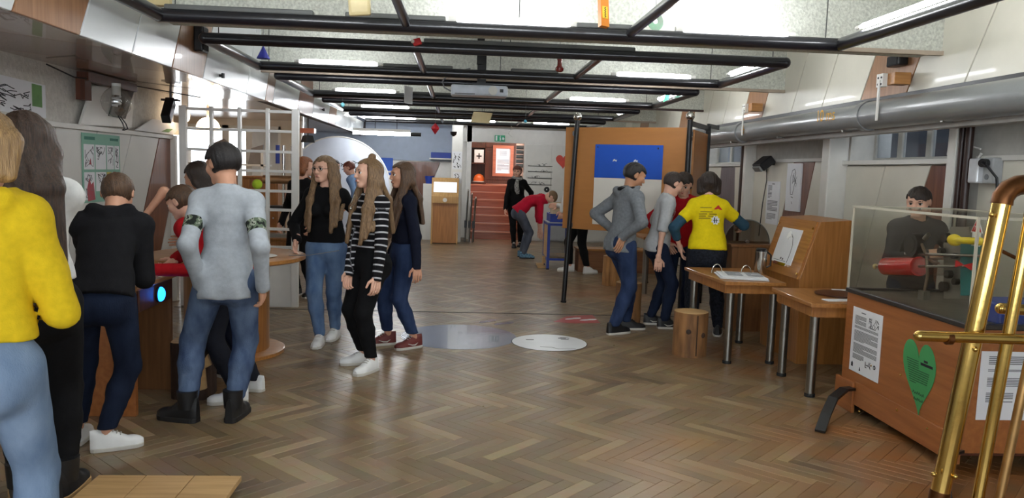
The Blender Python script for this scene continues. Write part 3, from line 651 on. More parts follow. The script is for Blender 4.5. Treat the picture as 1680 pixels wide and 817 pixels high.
MB().obox(c, V(.03, 0, .01), V(0, .02, 0), V(-.01, 0, .022)).build('body', RED, t, bevel=.006); MB().ball(c + V(-.03, -.02, .0), .014, 10, 8).build('knob', WHITE, t, True)
c, t = hung('red_bottle', 'small dark red bottle hanging under the second light frame', 'bottle', 918, 108, 7.0)
MB().lathe([(.02, -.055), (.036, -.045), (.038, -.02), (.022, .0), (.02, .045), (.024, .05), (.024, .06)], c, n=18).build('bottle', mat('dark_red_glass', (128, 34, 30), .25, coat=.5), t, True)
c, t = hung('white_card', 'white card hanging edgewise left of the projector', 'card', 670, 156, 9.3)
MB().obox(c, nrm(V(.5, 1, 0)) * .09, nrm(V(1, -.5, 0)) * .004, V(0, 0, .1)).build('card', PAPER, t)
c, t = hung('red_paper_star', 'red folded paper gem hanging above the wooden kiosk', 'ornament', 714, 211, 12.5)
MB().lathe([(.004, -.09), (.075, -.0), (.06, .03), (.004, .085)], c, n=6).build('gem', mat('red_paper', (196, 34, 48), .5), t)
for px, py, nm in ((817, 142, 'beige board hanging beside the projector'), (790, 193, 'beige board hanging over the middle of the hall')):
    c, t = hung('beige_board', nm, 'board', px, py, 8.9 if px > 800 else 12.0); k = 1 if px > 800 else 1.45
    MB().obox(c, V(.1, 0, -.004) * k, V(0, .01, 0), V(.015, 0, .055) * k).build('board', BEIGE, t)
c, t = hung('black_ceiling_post', 'short black post dropping from the ceiling above the projector', 'post', 788, 85, 7.75)
MB().box(c[0] - .03, c[0] + .03, c[1] - .03, c[1] + .03, c[2] - .12, CZ).build('post', BLACK, t); MB().box(c[0] - .06, c[0] + .06, c[1] - .06, c[1] + .06, CZ - .015, CZ).build('ceiling_plate', BLACK, t)
c, t = hung('blue_tag', 'tiny blue tag hanging below the fourth light frame', 'tag', 862, 199, 10.85); MB().ball(c, .022, 10, 8).build('bead', mat('sky_blue', (90, 190, 230), .5), t, True)
c, t = hung('green_tag', 'green strip tag hanging at the right end of the third frame', 'tag', 1094, 160, 9.0); MB().obox(c, V(.03, 0, .015), V(0, .004, 0), V(.01, 0, .04)).build('strip', mat('tag_green', (60, 170, 130), .5), t)
c, t = hung('cyan_tag', 'small pale cyan tag hanging near the bulkhead', 'tag', 562, 172, 10.6); MB().ball(c, .03, 10, 8).build('bead', mat('pale_cyan', (130, 210, 226), .5), t, True)
c, t = hung('white_hook', 'white wire hook hanging in front of the stairs opening', 'hook', 838, 216, 13.2); MB().tube([c + V(.03 * math.sin(a * 1.4) , 0, .09 - a * .035) for a in np.linspace(0, 5, 16)], .008, 6).build('wire', WHITE, t, True)
c, t = hung('black_camera_dome', 'black dome camera under the back beam', 'camera', 744, 218, 13.5); MB().lathe([(.01, -.06), (.05, -.03), (.06, .02)], c, n=18).build('dome', BLACK, t, True)
c = at(787, 149, 8.0); t = thing('projector', 'white projector hanging from the third light frame', 'projector', c)
MB().box(c[0] - .29, c[0] + .28, c[1] - .12, c[1] + .12, c[2] - .06, c[2] + .045).build('housing', mat('projector_white', (206, 212, 222), .4), t, bevel=.018)
MB().cyl((c[0] + .13, c[1] - .12, c[2] - .005), (c[0] + .13, c[1] - .135, c[2] - .005), .045, n=24).build('lens_ring', WHITE, t, True)
MB().box(c[0] + .2, c[0] + .235, c[1] - .125, c[1] - .118, c[2] - .02, c[2] + .012).build('sensor', BLACK, t)
MB().box(c[0] - .25, c[0] - .05, c[1] - .124, c[1] - .118, c[2] - .048, c[2] - .04).build('vent', INKG, t)
MB().box(c[0] - .08, c[0] + .13, c[1] - .05, c[1] + .05, c[2] + .045, c[2] + .075).box(c[0] - .03, c[0] + .06, c[1] - .03, c[1] + .03, c[2] + .075, FZ + .3).build('mount', BLACK, t)
MB().cyl((c[0] + .015, c[1], FZ + .28), (c[0] + .015, c[1], CZ), .025, n=10).build('ceiling_pole', BLACK, t)
MB().tube([c + V(-.28, 0, -.02), c + V(-.36, 0, .02), c + V(-.38, 0, .08), c + V(-.32, 0, .15), c + V(-.1, .0, .22)], .008, 6).build('cable', INKG, t, True)
# ================================================================== right side: duct
t = thing('grey_duct', 'long grey pipe duct with yellow marks along the right wall', 'duct', (3.3, 7, 2.03))
dx, dz, dr = 3.34, 2.045, .105
MB().cyl((dx, -1.5, dz), (dx, 6.25, dz), dr + .008, n=28).build('duct_section', GREY, t, True); MB().cyl((dx, 6.2, dz), (dx, 10.9, dz), dr, n=28).build('duct_section', GREY, t, True)
for y in (6.25, 9.1, 3.2): MB().cyl((dx, y - .04, dz), (dx, y + .04, dz), dr + .018, n=28).build('collar', GREY, t, True)
MB().box(3.38, 3.48, -1.5, 11, 1.90, 1.95).build('lower_channel', mat('channel_grey', (158, 154, 148), .5), t)
for y in (5.2, 6.6, 8.0, 9.4, 10.6): MB().box(3.3, 3.46, y - .015, y + .015, 1.93, 1.955).build('bracket', STEEL, t)
YINK = mat('yellow_lettering', (206, 150, 16), .7, var=0)
p = atx(1357, 190, dx - dr); text_mb('10 ms', .15, (dx - dr - .004, p[1] + .2, p[2] - .045), (0, -1, 0), (0, 0, 1), .004).build('lettering', YINK, t)
p = atx(1219, 213, dx - dr); mk = MB()
for a in (0, 60, 120): mk.bar(V(dx - dr - .003, p[1] - .05 * math.cos(math.radians(a)), p[2] - .05 * math.sin(math.radians(a))), V(dx - dr - .003, p[1] + .05 * math.cos(math.radians(a)), p[2] + .05 * math.sin(math.radians(a))), .012, .002, up=(-1, 0, 0))
mk.build('yellow_mark', YINK, t)
for px, py0, py1, wy, nm in ((1461, 128, 190, 1470, 'wooden clapper block with a white rod above the near end of the duct'), (1232, 175, 217, 1245, 'wooden clapper block with a white rod above the far end of the duct')):
    a, b = atx(px, py0, 3.3), atx(px, py1, 3.2); t = thing('clapper_block', nm, 'block', (3.36, a[1], a[2]))
    MB().box(3.26, RX - .03, a[1] - .13, a[1] - .02, a[2] - .06, a[2] + .03).build('wood_block', OAKX, t, bevel=.004)
    MB().box(3.222, 3.262, a[1] - .03, a[1] + .06, a[2] - .07, a[2] + .03).build('white_plate', WHITE, t)
    mb = MB()
    for i, j in ((0, 0), (0, 1), (1, 0), (1, 1)): mb.cyl((3.222, a[1] - .01 + .045 * i, a[2] - .05 + .05 * j), (3.218, a[1] - .01 + .045 * i, a[2] - .05 + .05 * j), .008, n=8)
    mb.build('black_dots', INK, t)
    MB().box(3.212, 3.222, a[1] - .005, a[1] + .02, b[2] - .02, a[2] - .02).build('white_rod', WHITE, t)
# wall fittings on the right wall (faces -X: reading direction -Y)
N, U = V(0, -1, 0), V(0, 0, 1)
def wall_sheet(name, label, cat, px0, py0, px1, py1, X, m=PAPER, t_=.006):
    a, b = atx(px0, py1, X), atx(px1, py0, X); z0 = min(a[2], b[2]); 
    return poster(name, label, cat, (X, a[1], a[2]), N, U, a[1] - b[1], b[2] - a[2], m, t_)
s, t = wall_sheet('drawing_board', 'white board with a line drawing of a lamp shape on the right wall', 'drawing', 1290, 268, 1318, 345, WX - .022, PAPER, .02)
mb = MB(); s.line(mb, [(.35, .35), (.3, .5), (.3, .7), (.4, .85), (.55, .88), (.65, .8), (.62, .6), (.55, .45), (.5, .35), (.35, .35)], .006); mb.build('drawing', INK, t); s.line(MB(), [(.4, .3), (.55, .28)], .006).build('stroke', INK, t); s.line(MB(), [(.45, .2), (.5, .15)], .006).build('stroke', INK, t); drawing(s, t, INKG, 8, 6, (.45, .5, .75, .8), .005)
s, t = wall_sheet('instruction_sheet', 'tall printed sheet hanging left of the line drawing', 'paper', 1256, 298, 1281, 366, WX - .022, PAPER, .008)
mb = MB(); s.lines(mb, .1, .4, .9, .6, 10, .5); s.lines(mb, .1, .9, .55, .3, 8, .5); s.lines(mb, .1, .8, .25, .1, 5, .5); s.rect(mb, .4, .93, .6, .95); mb.build('print', INKG, t)
s, t = wall_sheet('fire_notice', 'dark red framed notice with a white figure on the right wall', 'sign', 1373, 269, 1387, 302, WX - .022, mat('notice_red', (110, 26, 30), .5), .012)
mb = MB(); s.rect(mb, .5, .12, .98, .9); s.poly(mb, [(.2, .3), (.5, .25), (.5, .75), (.35, .6)]); mb.build('white_figure', PAPER, t); mb = MB(); s.t += .002; s.line(mb, [(.6, .2), (.7, .6), (.85, .8)], .01); s.rect(mb, .55, .75, .9, .82); mb.build('figure_ink', INK, t)
c = atx(1253, 268, 3.6); t = thing('floodlight', 'black floodlight fixed beside the dark downpipe on the right wall', 'floodlight', c)
ax, ay, az = V(0, .13, 0), nrm(V(.5, 0, -.6)) * .05, nrm(V(.6, 0, .5)) * .09
MB().obox(c, ax, ay, az).build('housing', BLACK, t, bevel=.015); MB().obox(c - V(.0, 0, .0) + V(-.03, 0, -.035), ax * .8, nrm(V(.5, 0, -.6)) * .035, az * .75).build('lens', GREY, t, bevel=.008)
MB().box(c[0], WX - .022, c[1] - .02, c[1] + .02, c[2] - .02, c[2] + .02).build('arm', BLACK, t)
t = thing('junction_box', 'round white junction box with a cable beside the floodlight', 'junction box', (WX - .04, c[1] + .25, c[2] - .1))
MB().cyl((WX - .022, c[1] + .25, c[2] - .04), (WX - .06, c[1] + .25, c[2] - .04), .06, n=18).build('box', WHITE, t, True)
MB().tube([V(WX - .03, c[1] + .2, c[2] - .05), V(WX - .04, c[1] + .15, c[2] - .2), V(WX - .035, c[1] + .25, c[2] - .5), V(WX - .035, c[1] + .3, .8)], .006, 6).build('cable', BLACK, t, True)
c = atx(1624, 280, WX - .06); t = thing('wall_socket', 'grey wall socket box with a black plug', 'socket', (WX, c[1], c[2]))
MB().box(WX - .1, WX - .02, c[1] - .08, c[1] + .02, c[2] - .09, c[2] + .09).build('socket_box', mat('socket_grey', (170, 172, 174), .5), t, bevel=.01); MB().box(WX - .14, WX - .02, c[1] + .02, c[1] + .12, c[2] - .09, c[2] + .085).build('cover', mat('shiny_cover', (206, 208, 212), .15, coat=.6), t, bevel=.012)
MB().cyl((WX - .1, c[1] - .02, c[2] + .05), (WX - .15, c[1] - .04, c[2] + .05), .03, n=14).build('plug', BLACK, t, True); MB().cyl((WX - .1, c[1] - .03, c[2] - .045), (WX - .104, c[1] - .03, c[2] - .045), .02, n=14).build('outlet', INKG, t)
MB().tube([V(WX - .15, c[1] - .04, c[2] + .05), V(WX - .17, c[1] - .12, c[2] + .03), V(WX - .12, c[1] - .16, c[2] - .05), V(WX - .08, c[1] - .15, c[2] - .3), V(WX - .05, c[1] - .1, c[2] - .8), V(WX - .05, c[1], .3)], .009, 8).build('cable', BLACK, t, True)
a, b = atx(1568, 205, WX - .05), atx(1595, 200, WX - .05)
cb = MB().tube([a, a + V(0, .05, -.12), a + V(-.02, .03, -.22), a + V(-.02, -.08, -.29), a + V(-.01, -.25, -.31), a + V(0, -.32, -.22)], .01, 8).tube([b, b + V(0, .02, -.1), b + V(-.01, -.04, -.18), b + V(0, -.12, -.2)], .007, 6).build('loose_cable', WHITE, None, True, origin=a); tag(cb, 'loose white cable looping down beside the window on the right', 'cable')
cb.parent = None
# ================================================================== display board on poles
pa, pb = V(1.26, 8.84, 0), V(2.4, 8.12, 0)
t = thing('display_board', 'wooden display board on two black poles with silver balls', 'display board', (pa + pb) / 2)
d = nrm(pb - pa); nb = nrm(V(d[1], -d[0], 0))
BZ0, BZ1 = .86, 2.02
def pole(p, lean, par, h=2.1):
    MB().cyl(p + V(-.03 * lean, 0, .0) + V(0, 0, .02), p + V(.05 * lean, 0, h), .028, n=14).build('pole', mat('chipped_black_pole', (20, 20, 22), .4, var=.2, scale=30), par, True)
    MB().lathe([(.035, 0), (.035, .02), (.02, .03)], p + V(-.03 * lean, 0, 0), n=14).build('foot', BLACK, par, True)
    MB().ball(p + V(.05 * lean, 0, h + .035), .048, 18, 12).build('silver_ball', CHROME, par, True)
off = nb * -.05
q = lambda u, z, k=0: pa + (pb - pa) * u + V(0, 0, z) + nb * k + off
MB().prism([q(-.08, BZ0), q(.98, BZ0), q(.98, BZ1), q(-.08, BZ1)], -nb * .022).build('board', mat('board_veneer', (178, 120, 64), .42, 0, .05, 3, .02, 30, (1, 1, 6)), t, bevel=.003)
pole(pa, 1, t); pole(pb, 0, t)
for z in (.9, 1.95):
    for pp in (pa, pb): MB().bar(pp + V(.02, 0, z), pp + off + V(0, 0, z), .04, .05).build('clamp', BLACK, t)
sh = Sheet(q(.2, .93, .001), d, (0, 0, 1), np.linalg.norm(pb - pa) * .585, .9, .004)
tp = thing('two_colour_poster', 'poster half royal blue, half white, pinned on the display board', 'poster', sh.p(.5, 0))
mb = MB(); sh.rect(mb, 0, 0, 1, .585, .004); mb.build('white_half', mat('poster_white', (220, 216, 206), .6, var=.02), tp)
mb = MB(); sh.rect(mb, 0, .587, 1, 1, .004); mb.build('blue_half', ROYAL, tp)
sh.t = .0085
for u in (.27, .58): sh.poly(MB(), [(u, .79), (u + .03, .80), (u + .06, .79), (u + .065, .815), (u + .04, .81), (u + .035, .825), (u + .01, .815)]).build('white_scribble', PAPER, tp)
mb = MB(); sh.rect(mb, .92, .95, .94, .97); sh.rect(mb, .03, .96, .045, .975); mb.build('pin', INK, tp)
t = thing('side_board', 'second wooden board angled back behind the right pole', 'display board', (2.7, 8.6, 0))
e0, e1 = V(2.46, 8.2, 0), V(2.86, 9.0, 0)
MB().prism([e0 + V(0, 0, .84), e1 + V(0, 0, .84), e1 + V(0, 0, 2.0), e0 + V(0, 0, 2.0)], V(.02, -.01, 0)).build('board', MATS['board_veneer'], t)
for z in (1.0, 1.9): MB().bar(e0 + V(-.02, -.02, z), e0 + V(-.06, -.08, z), .03, .04).build('hinge', BLACK, t)
MB().box(2.85, 2.91, 8.98, 9.04, 0, 2.1).build('black_post', BLACK, t); MB().bar(V(2.42, 8.14, 2.06), V(2.88, 9.0, 2.07), .035, .05).build('top_bar', BLACK, t); MB().bar(V(2.88, 9.0, 2.1), V(3.2, 9.6, 2.12), .03, .05).build('stay_bar', BLACK, t)
t = thing('ball_pole', 'black pole with a silver ball showing above the display board', 'pole', (at(1072, 210, 10.6)[0], 10.6, 0)); pole(V(at(1072, 210, 10.6)[0], 10.6, 0), 0, t, 2.06)
# ================================================================== behind the display board
t = thing('steel_leg_table', 'wooden table on steel legs half hidden under the display board', 'table', (2.7, 9.9, 0))
MB().box(2.3, 3.15, 9.5, 10.3, .7, .735).build('table_top', OAKX, t, bevel=.004)
for x, y in ((2.37, 9.62), (2.5, 10.2), (3.08, 9.58), (3.08, 10.2)): MB().cyl((x, y, 0), (x, y, .7), .03, n=14).build('leg', STEEL, t, True)
t = thing('wooden_bench', 'low brown wooden box bench behind the display board', 'bench', (2.3, 11.75, 0))
MB().box(1.82, 3.1, 11.62, 11.97, 0, .33).build('body', wood('bench_wood', (134, 88, 58), (150, 104, 70), .5, 'x', 4), t, bevel=.004); MB().box(1.8, 3.12, 11.6, 11.99, .33, .36).build('top', OAKX, t, bevel=.004); MB().box(1.87, 1.91, 11.61, 11.62, .19, .22).build('finger_hole', BLACK, t)
t, _ = stump('root_stump', 'gnarled pale root stump in front of the bench', (2.06, 10.3, 0), .1, .4, BARKL, .3, seed=11)
t, _ = stump('log_stool', 'log stool half hidden behind the grey hoodie boy', (1.72, 7.64, 0), .125, .42, BARK, .06, seed=3)
t, _ = stump('log_stool', 'thick log stool in front of the steel legged table', (1.97, 6.33, 0), .14, .37, BARK, .05, seed=4)
MB().bar(V(1.985, 6.188, .02), V(1.985, 6.19, .36), .006, .012).build('crack', BARKD, t)
for dx_, z in ((-.05, .22), (.07, .19)):
    k = V(1.97 + dx_, 6.33 - math.sqrt(.14 ** 2 - dx_ ** 2) + .004, z)
    MB().lathe([(.024, 0), (.018, .006), (.006, .008)], k, (dx_ * 3, -1, 0), n=14).build('knot', BARKD, t, True)
# blue workshop cart
x0, x1, y0, y1 = 1.38, 1.74, 11.85, 12.45
t = thing('blue_cart', 'blue steel workshop cart with glazed front and wooden side', 'cart', ((x0 + x1) / 2, (y0 + y1) / 2, 0))
for x in (x0, x1):
    for y in (y0, y1): MB().box(x - .02, x + .02, y - .02, y + .02, 0.015, .72).build('leg', BLUE, t); 
for z in (.16, .7):
    for a, b in (((x0, y0), (x1, y0)), ((x0, y1), (x1, y1)), ((x0, y0), (x0, y1)), ((x1, y0), (x1, y1))): MB().bar(V(*a, z), V(*b, z), .035, .035).build('rail', BLUE, t)
MB().box(x0 - .012, x0 + .006, y0 + .02, y1 - .02, .18, .68).build('wood_side', PALEW, t); MB().box(x0 + .02, x1 - .02, y0 + .005, y0 + .01, .18, .68).build('glass_front', PANE, t)
MB().box(x0 + .02, x1 - .02, y0 + .02, y1, .18, .2).build('shelf', PALEW, t); MB().box(x0 - .02, x1 + .02, y0 - .02, y1 + .02, .72, .735).build('cart_top', ALU, t)
for x in (x0, x1):
    for y in (y0, y1): MB().cyl((x, y, 0), (x, y, .02), .025, n=10).build('foot', RUBBER, t)
b = thing('blue_tray', 'deep blue tray sitting on the workshop cart', 'tray', (1.56, 12.15, .735))
for a in ((1.4, 1.72, 11.9, 11.92), (1.4, 1.72, 12.38, 12.4), (1.4, 1.42, 11.92, 12.38), (1.7, 1.72, 11.92, 12.38)): MB().box(*a, .75, .86).build('side', BLUE, b)
MB().box(1.4, 1.72, 11.9, 12.4, .736, .75).build('bottom', BLUE, b)
b = thing('carton_box', 'open cardboard box with a black label in the blue tray', 'box', (1.6, 12.1, .75))
for a in ((1.44, 1.45, 11.95, 12.3), (1.67, 1.68, 11.95, 12.3), (1.45, 1.67, 11.95, 11.96), (1.45, 1.67, 12.29, 12.3)): MB().box(*a, .752, 1.03 if a[0] < 1.5 else .95).build('wall', mat('cardboard', (196, 176, 146), .8), b)
MB().box(1.56, 1.64, 11.944, 11.949, .96 - .1, .93).build('label', INK, b)
hp = MB()
for i in range(26):
    hp.ball((random.uniform(1.5, 1.62), random.uniform(11.99, 12.26), random.uniform(.86, .93)), random.uniform(.03, .05), 8, 6)
o = hp.build('wood_chips', mat('wood_chips', (196, 170, 96), .9, var=.3), None, True, origin=(1.6, 12.1, .752)); tag(o, 'pale wood chips heaped in the cardboard box', 'wood chips', kind='stuff')
for i, (x, y, z, w, l, h) in enumerate(((1.3, 12.05, 0, .12, .16, .035), (1.28, 12.08, .035, .11, .14, .035), (1.36 - .02, 12.06, .07, .05, .05, .12))):
    o = MB().box(x - w / 2, x + w / 2, y - l / 2, y + l / 2, z, z + h).build('wood_offcut', PALEW, None, origin=(x, y, z), bevel=.004); tag(o, ['flat wooden offcut on the floor beside the blue cart', 'second flat wooden offcut lying on top of the first', 'upright wooden block under the hands of the bending person'][i], 'wood block')
# ================================================================== tables on the right
def table(name, label, TZ, crn, legs, cat='table'):
    t = thing(name, label, cat, (sum(c[0] for c in crn) / 4, sum(c[1] for c in crn) / 4, 0))
    MB().prism([(x, y, TZ - .03) for x, y in crn], (0, 0, .03)).build('table_top', OAKY, t, bevel=.004)
    cx, cy = np.mean([c[0] for c in crn]), np.mean([c[1] for c in crn]); ins = [(x + (cx - x) * .12, y + (cy - y) * .12) for x, y in crn]
    for a, b in zip(ins, ins[1:] + ins[:1]): MB().bar(V(*a, TZ - .065), V(*b, TZ - .065), .02, .07).build('apron', OAKV, t)
    for x, y in legs:
        l = MB().cyl((x, y, .025), (x, y, TZ - .03), .032, n=18).build('leg', STEEL, t, True); MB().lathe([(.036, 0), (.036, .02), (.03, .028)], (x, y, 0), n=18).build('rubber_foot', RUBBER, l, True)
    return t
T1 = .68
table('binder_table', 'wooden table with steel legs holding an open ring binder', T1, [(2.12, 5.97), (2.62, 5.97), (2.66, 6.9), (2.06, 6.9)], [(2.2, 6.05), (2.13, 6.8), (2.56, 6.06), (2.58, 6.82)])
T2 = .67
table('disc_table', 'wooden table with steel legs holding a dark turntable disc', T2, [(2.4, 5.05), (2.98, 5.03), (3.1, 5.78), (2.42, 5.78)], [(2.47, 5.13), (2.5, 5.68), (2.95, 5.13), (3.02, 5.68)])
b = thing('ring_binder', 'open ring binder of white pages on the binder table', 'binder', (2.3, 6.25, T1))
for k, (dz, m) in enumerate(((.002, PAPER), (.012, PAPER))):
    P = [(2.13 + .02 * k, 6.12, T1 + dz), (2.5, 6.02 + .02 * k, T1 + dz), (2.56, 6.42, T1 + dz), (2.2 + .02 * k, 6.5, T1 + dz)]
    MB().prism(P, (0, 0, .009)).build('pages', m, b, bevel=.003)
mb = MB(); shb = Sheet((2.17, 6.14, T1 + .021), (.37, -.08, 0), (.08, .37, 0), .36, .36, .0005)
shb.lines(mb, .1, .45, .9, .15, 9, .25); shb.lines(mb, .55, .9, .9, .15, 9, .25); mb.build('print', INKG, b)
for cx, cy in ((2.2, 6.42), (2.44, 6.38)): MB().tube([V(cx + .045 * math.cos(a), cy, T1 + .012 + .075 * math.sin(a)) for a in np.linspace(0, math.pi, 14)], .004, 6).build('ring', CHROME, b, True)
b = thing('chrome_flask', 'shiny chrome flask with black lid on the binder table', 'flask', (2.61, 6.5, T1))
MB().lathe([(.05, 0), (.052, .005), (.05, .16), (.052, .2)], (2.61, 6.5, T1), n=28).build('body', CHROME, b, True); MB().lathe([(.045, .2), (.047, .215), (.04, .225)], (2.61, 6.5, T1), n=28).build('lid', BLACK, b, True); MB().tube([V(2.65, 6.48, T1 + .06), V(2.685, 6.47, T1 + .08), V(2.685, 6.47, T1 + .17), V(2.65, 6.48, T1 + .2)], .008, 8).build('handle', BLACK, b, True)
b = MB().lathe([(.14, 0), (.175, .006), (.175, .014), (.05, .016)], (2.8, 5.45, T2), n=40).build('turntable_disc', DKW, None, True, origin=(2.8, 5.45, T2)); tag(b, 'dark brown flat disc lying on the near wooden table', 'disc')
for i, (x, y, w, l, a, nm) in enumerate(((2.66, 5.2, .2, .09, .1, 'white leaflet in front of the dark disc'), (2.95, 5.66, .18, .12, -.2, 'white leaflet behind the dark disc'))):
    o = MB().obox((x, y, T2 + .003), V(math.cos(a) * w / 2, math.sin(a) * w / 2, 0), V(-math.sin(a) * l / 2, math.cos(a) * l / 2, 0), V(0, 0, .002)).build('leaflet', PAPER, None, origin=(x, y, T2)); tag(o, nm, 'leaflet')
o = MB().cyl((2.86, 5.16, T2 + .012), (2.95, 5.1, T2 + .012), .012, n=10).ball((2.84, 5.175, T2 + .022), .022, 12, 8).build('metal_crank', STEEL, None, True, origin=(2.86, 5.15, T2)); tag(o, 'small metal crank lying at the front of the near table', 'crank')
# slanted wooden console
t = thing('slanted_console', 'wooden console with a slanted front and a drawing clipped on it', 'console', (2.95, 6.4, 0))
prof = [(2.78, .0), (2.76, .70), (2.90, 1.17), (3.18, 1.19), (3.18, 0)]
MB().prism([(x, 6.05, z) for x, z in prof], (0, .78, 0)).build('body', OAKV, t, bevel=.004)
s0, s1 = V(2.76, 6.8, .70), V(2.90, 6.8, 1.17); up = nrm(s1 - s0); nn = nrm(np.cross(V(0, -1, 0), up))
MB().prism([s0 + V(-.012, 0, 0), s0 + V(-.012, -.72, 0), s1 + V(-.012, -.72, 0), s1 + V(-.012, 0, 0)], nn * -.012).build('front_plate', OAKY, t)
for u, v in ((.03, .04), (.7, .04), (.03, .43), (.7, .43)):
    p = s0 + V(-.012, -u, 0) + up * v + nn * .0; MB().cyl(p, p + nn * .008, .01, n=10).build('screw', BRASS, t, True)
sh = Sheet(s0 + V(-.013, -.14, 0) + up * .09, (0, -1, 0), up, .4, .31, .006); ts = thing('clipped_drawing', 'white sheet with a curved line and arrow on the slanted console', 'drawing', sh.p(.5, 0)); sh.paper().build('sheet', PAPER, ts)
mb = MB(); sh.line(mb, [(.78, .05), (.8, .3), (.78, .55), (.68, .75), (.55, .85)], .006); mb.build('drawing', INK, ts); sh.rect(MB(), .42, .1, .46, .16).build('mark', INK, ts); sh.rect(MB(), .52, .09, .56, .15).build('mark', INK, ts)
mb = MB(); sh.rect(mb, .1, .06, .7, .075); mb.build('print', INKG, ts); mb = MB(); sh.poly(mb, [(.38, .72), (.5, .68), (.5, .75), (.62, .78), (.48, .92), (.4, .85)], .004); mb.build('paper_arrow', mat('bright_paper', (240, 240, 240), .6), ts); MB().obox(sh.p(.5, -.02, .01), V(0, .12, 0), nn * .006, up * .012).build('clip', CHROME, ts)
# cabinet with the transparent wheel
cupboard('wheel_cabinet', 'wooden cabinet carrying the big transparent wheel', 'cabinet', 2.66, 3.25, 7.35, 7.75, .86, wood('mid_wood', (120, 78, 44), (138, 94, 56), .45, 'z', 4), False)
c = V(2.85, 7.48, .9); t = thing('transparent_wheel', 'big clear half disc standing on the wheel cabinet', 'wheel', (2.85, 7.48, .86))
MB().prism([c + V(.23 * math.cos(a), 0, -.04 + .23 * math.sin(a)) for a in np.linspace(0, math.pi, 32)], (0, .012, 0)).build('disc', glass_mat('grey_acrylic', (196, 192, 186), .14, .08), t)
MB().tube([c + V(.23 * math.cos(a), .006, -.035 + .23 * math.sin(a)) for a in np.linspace(0, math.pi, 32)], .005, 6).build('rim', GREY, t, True); MB().cyl(c + V(0, -.03, -.02), c + V(0, .03, -.02), .015, n=10).build('hub', STEEL, t, True)
# ================================================================== stirling machine under glass
MX, MY0, MY1, MXB = 2.6, 3.72, 4.96, 3.3
t = thing('glass_case_machine', 'orange plywood exhibit with a red cylinder engine under a clear case', 'exhibit', ((MX + MXB) / 2, (MY0 + MY1) / 2, 0))
MB().box(MX, MX + .02, MY0, MY1 - .0, .06, .77).build('front_panel', ORGW, t, bevel=.003)
MB().box(MX + .02, MXB, MY0, MY0 + .02, .12, .77).build('side_panel', ORGW, t, bevel=.003); MB().box(MX + .02, MXB, MY1 - .02, MY1, .0, .77).build('side_panel', ORGW, t, bevel=.003)
MB().box(MXB - .02, MXB, MY0 + .02, MY1 - .02, 0, .77).build('back_panel', ORGW, t); MB().box(MX + .02, MXB - .02, MY0 + .02, MY1 - .02, .1, .14).build('bottom', DKW, t)
MB().box(MX - .025, MX, MY1 - .2, MY1 + .03, 0, .2).build('corner_foot', ORGW, t, bevel=.004); MB().box(MX - .012, MX, MY0, MY1 - .2, .06, .21).build('kick_board', ORGW, t, bevel=.003)
rim = mat('dark_rim', (70, 66, 64), .3, .6)
MB().box(MX - .012, MX + .03, MY0 - .01, MY1 + .01, .77, .80).box(MX - .01, MXB + .01, MY0 - .012, MY0 + .03, .77, .80).box(MX - .01, MXB + .01, MY1 - .03, MY1 + .012, .77, .80).box(MXB - .03, MXB + .012, MY0, MY1, .77, .80).build('metal_rim', rim, t, bevel=.006)
MB().box(MX + .03, MXB - .03, MY0 + .03, MY1 - .03, .765, .785).build('steel_deck', mat('dirty_deck', (118, 112, 102), .4, .5, var=.2), t)
ZG0, ZG1 = .80, 1.335
for nm, b in (('glass_side', (MX, MX + .008, MY0, MY1, ZG0, ZG1)), ('glass_side', (MXB - .008, MXB, MY0, MY1, ZG0, ZG1)), ('glass_end', (MX + .008, MXB - .008, MY0, MY0 + .008, ZG0, ZG1)), ('glass_end', (MX + .008, MXB - .008, MY1 - .008, MY1, ZG0, ZG1)), ('glass_top', (MX, MXB, MY0, MY1, ZG1, ZG1 + .008))): MB().box(*b).build(nm, ACRYL, t)
edge = mat('acrylic_edge', (196, 190, 172), .25, var=.05)
for x in (MX, MXB):
    for y in (MY0, MY1): MB().box(x - .006, x + .006, y - .006, y + .006, ZG0, ZG1 + .008).build('case_edge', edge, t)
for a, b in (((MX, MY0), (MX, MY1)), ((MXB, MY0), (MXB, MY1)), ((MX, MY0), (MXB, MY0)), ((MX, MY1), (MXB, MY1))): MB().bar(V(*a, ZG1 + .004), V(*b, ZG1 + .004), .014, .014).build('case_edge', edge, t)
def mp(px, py, X=2.9): return atx(px, py, X)
a, b = mp(1436, 438), mp(1512, 438)
e = MB().cyl(mp(1455, 437), mp(1508, 437), .062, n=28).build('red_cylinder', REDT, t, True); MB().cyl(mp(1508, 437), mp(1560, 437), .055, n=28).build('clear_cylinder', ACRYL, t, True)
MB().cyl(mp(1438, 437), mp(1600, 437), .008, n=10).build('piston_rod', STEEL, t, True); MB().lathe([(.012, -.01), (.02, 0), (.012, .01)], mp(1436, 437), (0, 1, 0), n=14).build('rod_end', BEIGE, t, True)
w = mp(1501, 402); MB().cyl(w + V(-.03, 0, 0), w + V(.03, 0, 0), .075, n=28).build('flywheel', BLACK, t, True); MB().cyl(w + V(-.035, 0, 0), w + V(-.03, 0, 0), .05, n=24).build('flywheel_hub', mat('dark_hub', (40, 38, 36), .5), t, True)
MB().cyl(mp(1485, 416), mp(1640, 421), .009, n=10).build('shaft', STEEL, t, True); MB().cyl(mp(1517, 392), mp(1524, 384), .015, n=10).build('crank', STEEL, t, True)
MB().tube([mp(1512, 400), mp(1520, 420), mp(1522, 450), mp(1518, 470), mp(1515, 492)], .009, 8).build('hose', mat('braided_hose', (112, 92, 74), .6, bump=.6, bscale=200), t, True)
MB().box(2.88, 2.92, mp(1515, 490)[1] - .03, mp(1515, 490)[1] + .03, .785, .84).build('valve', STEEL, t)
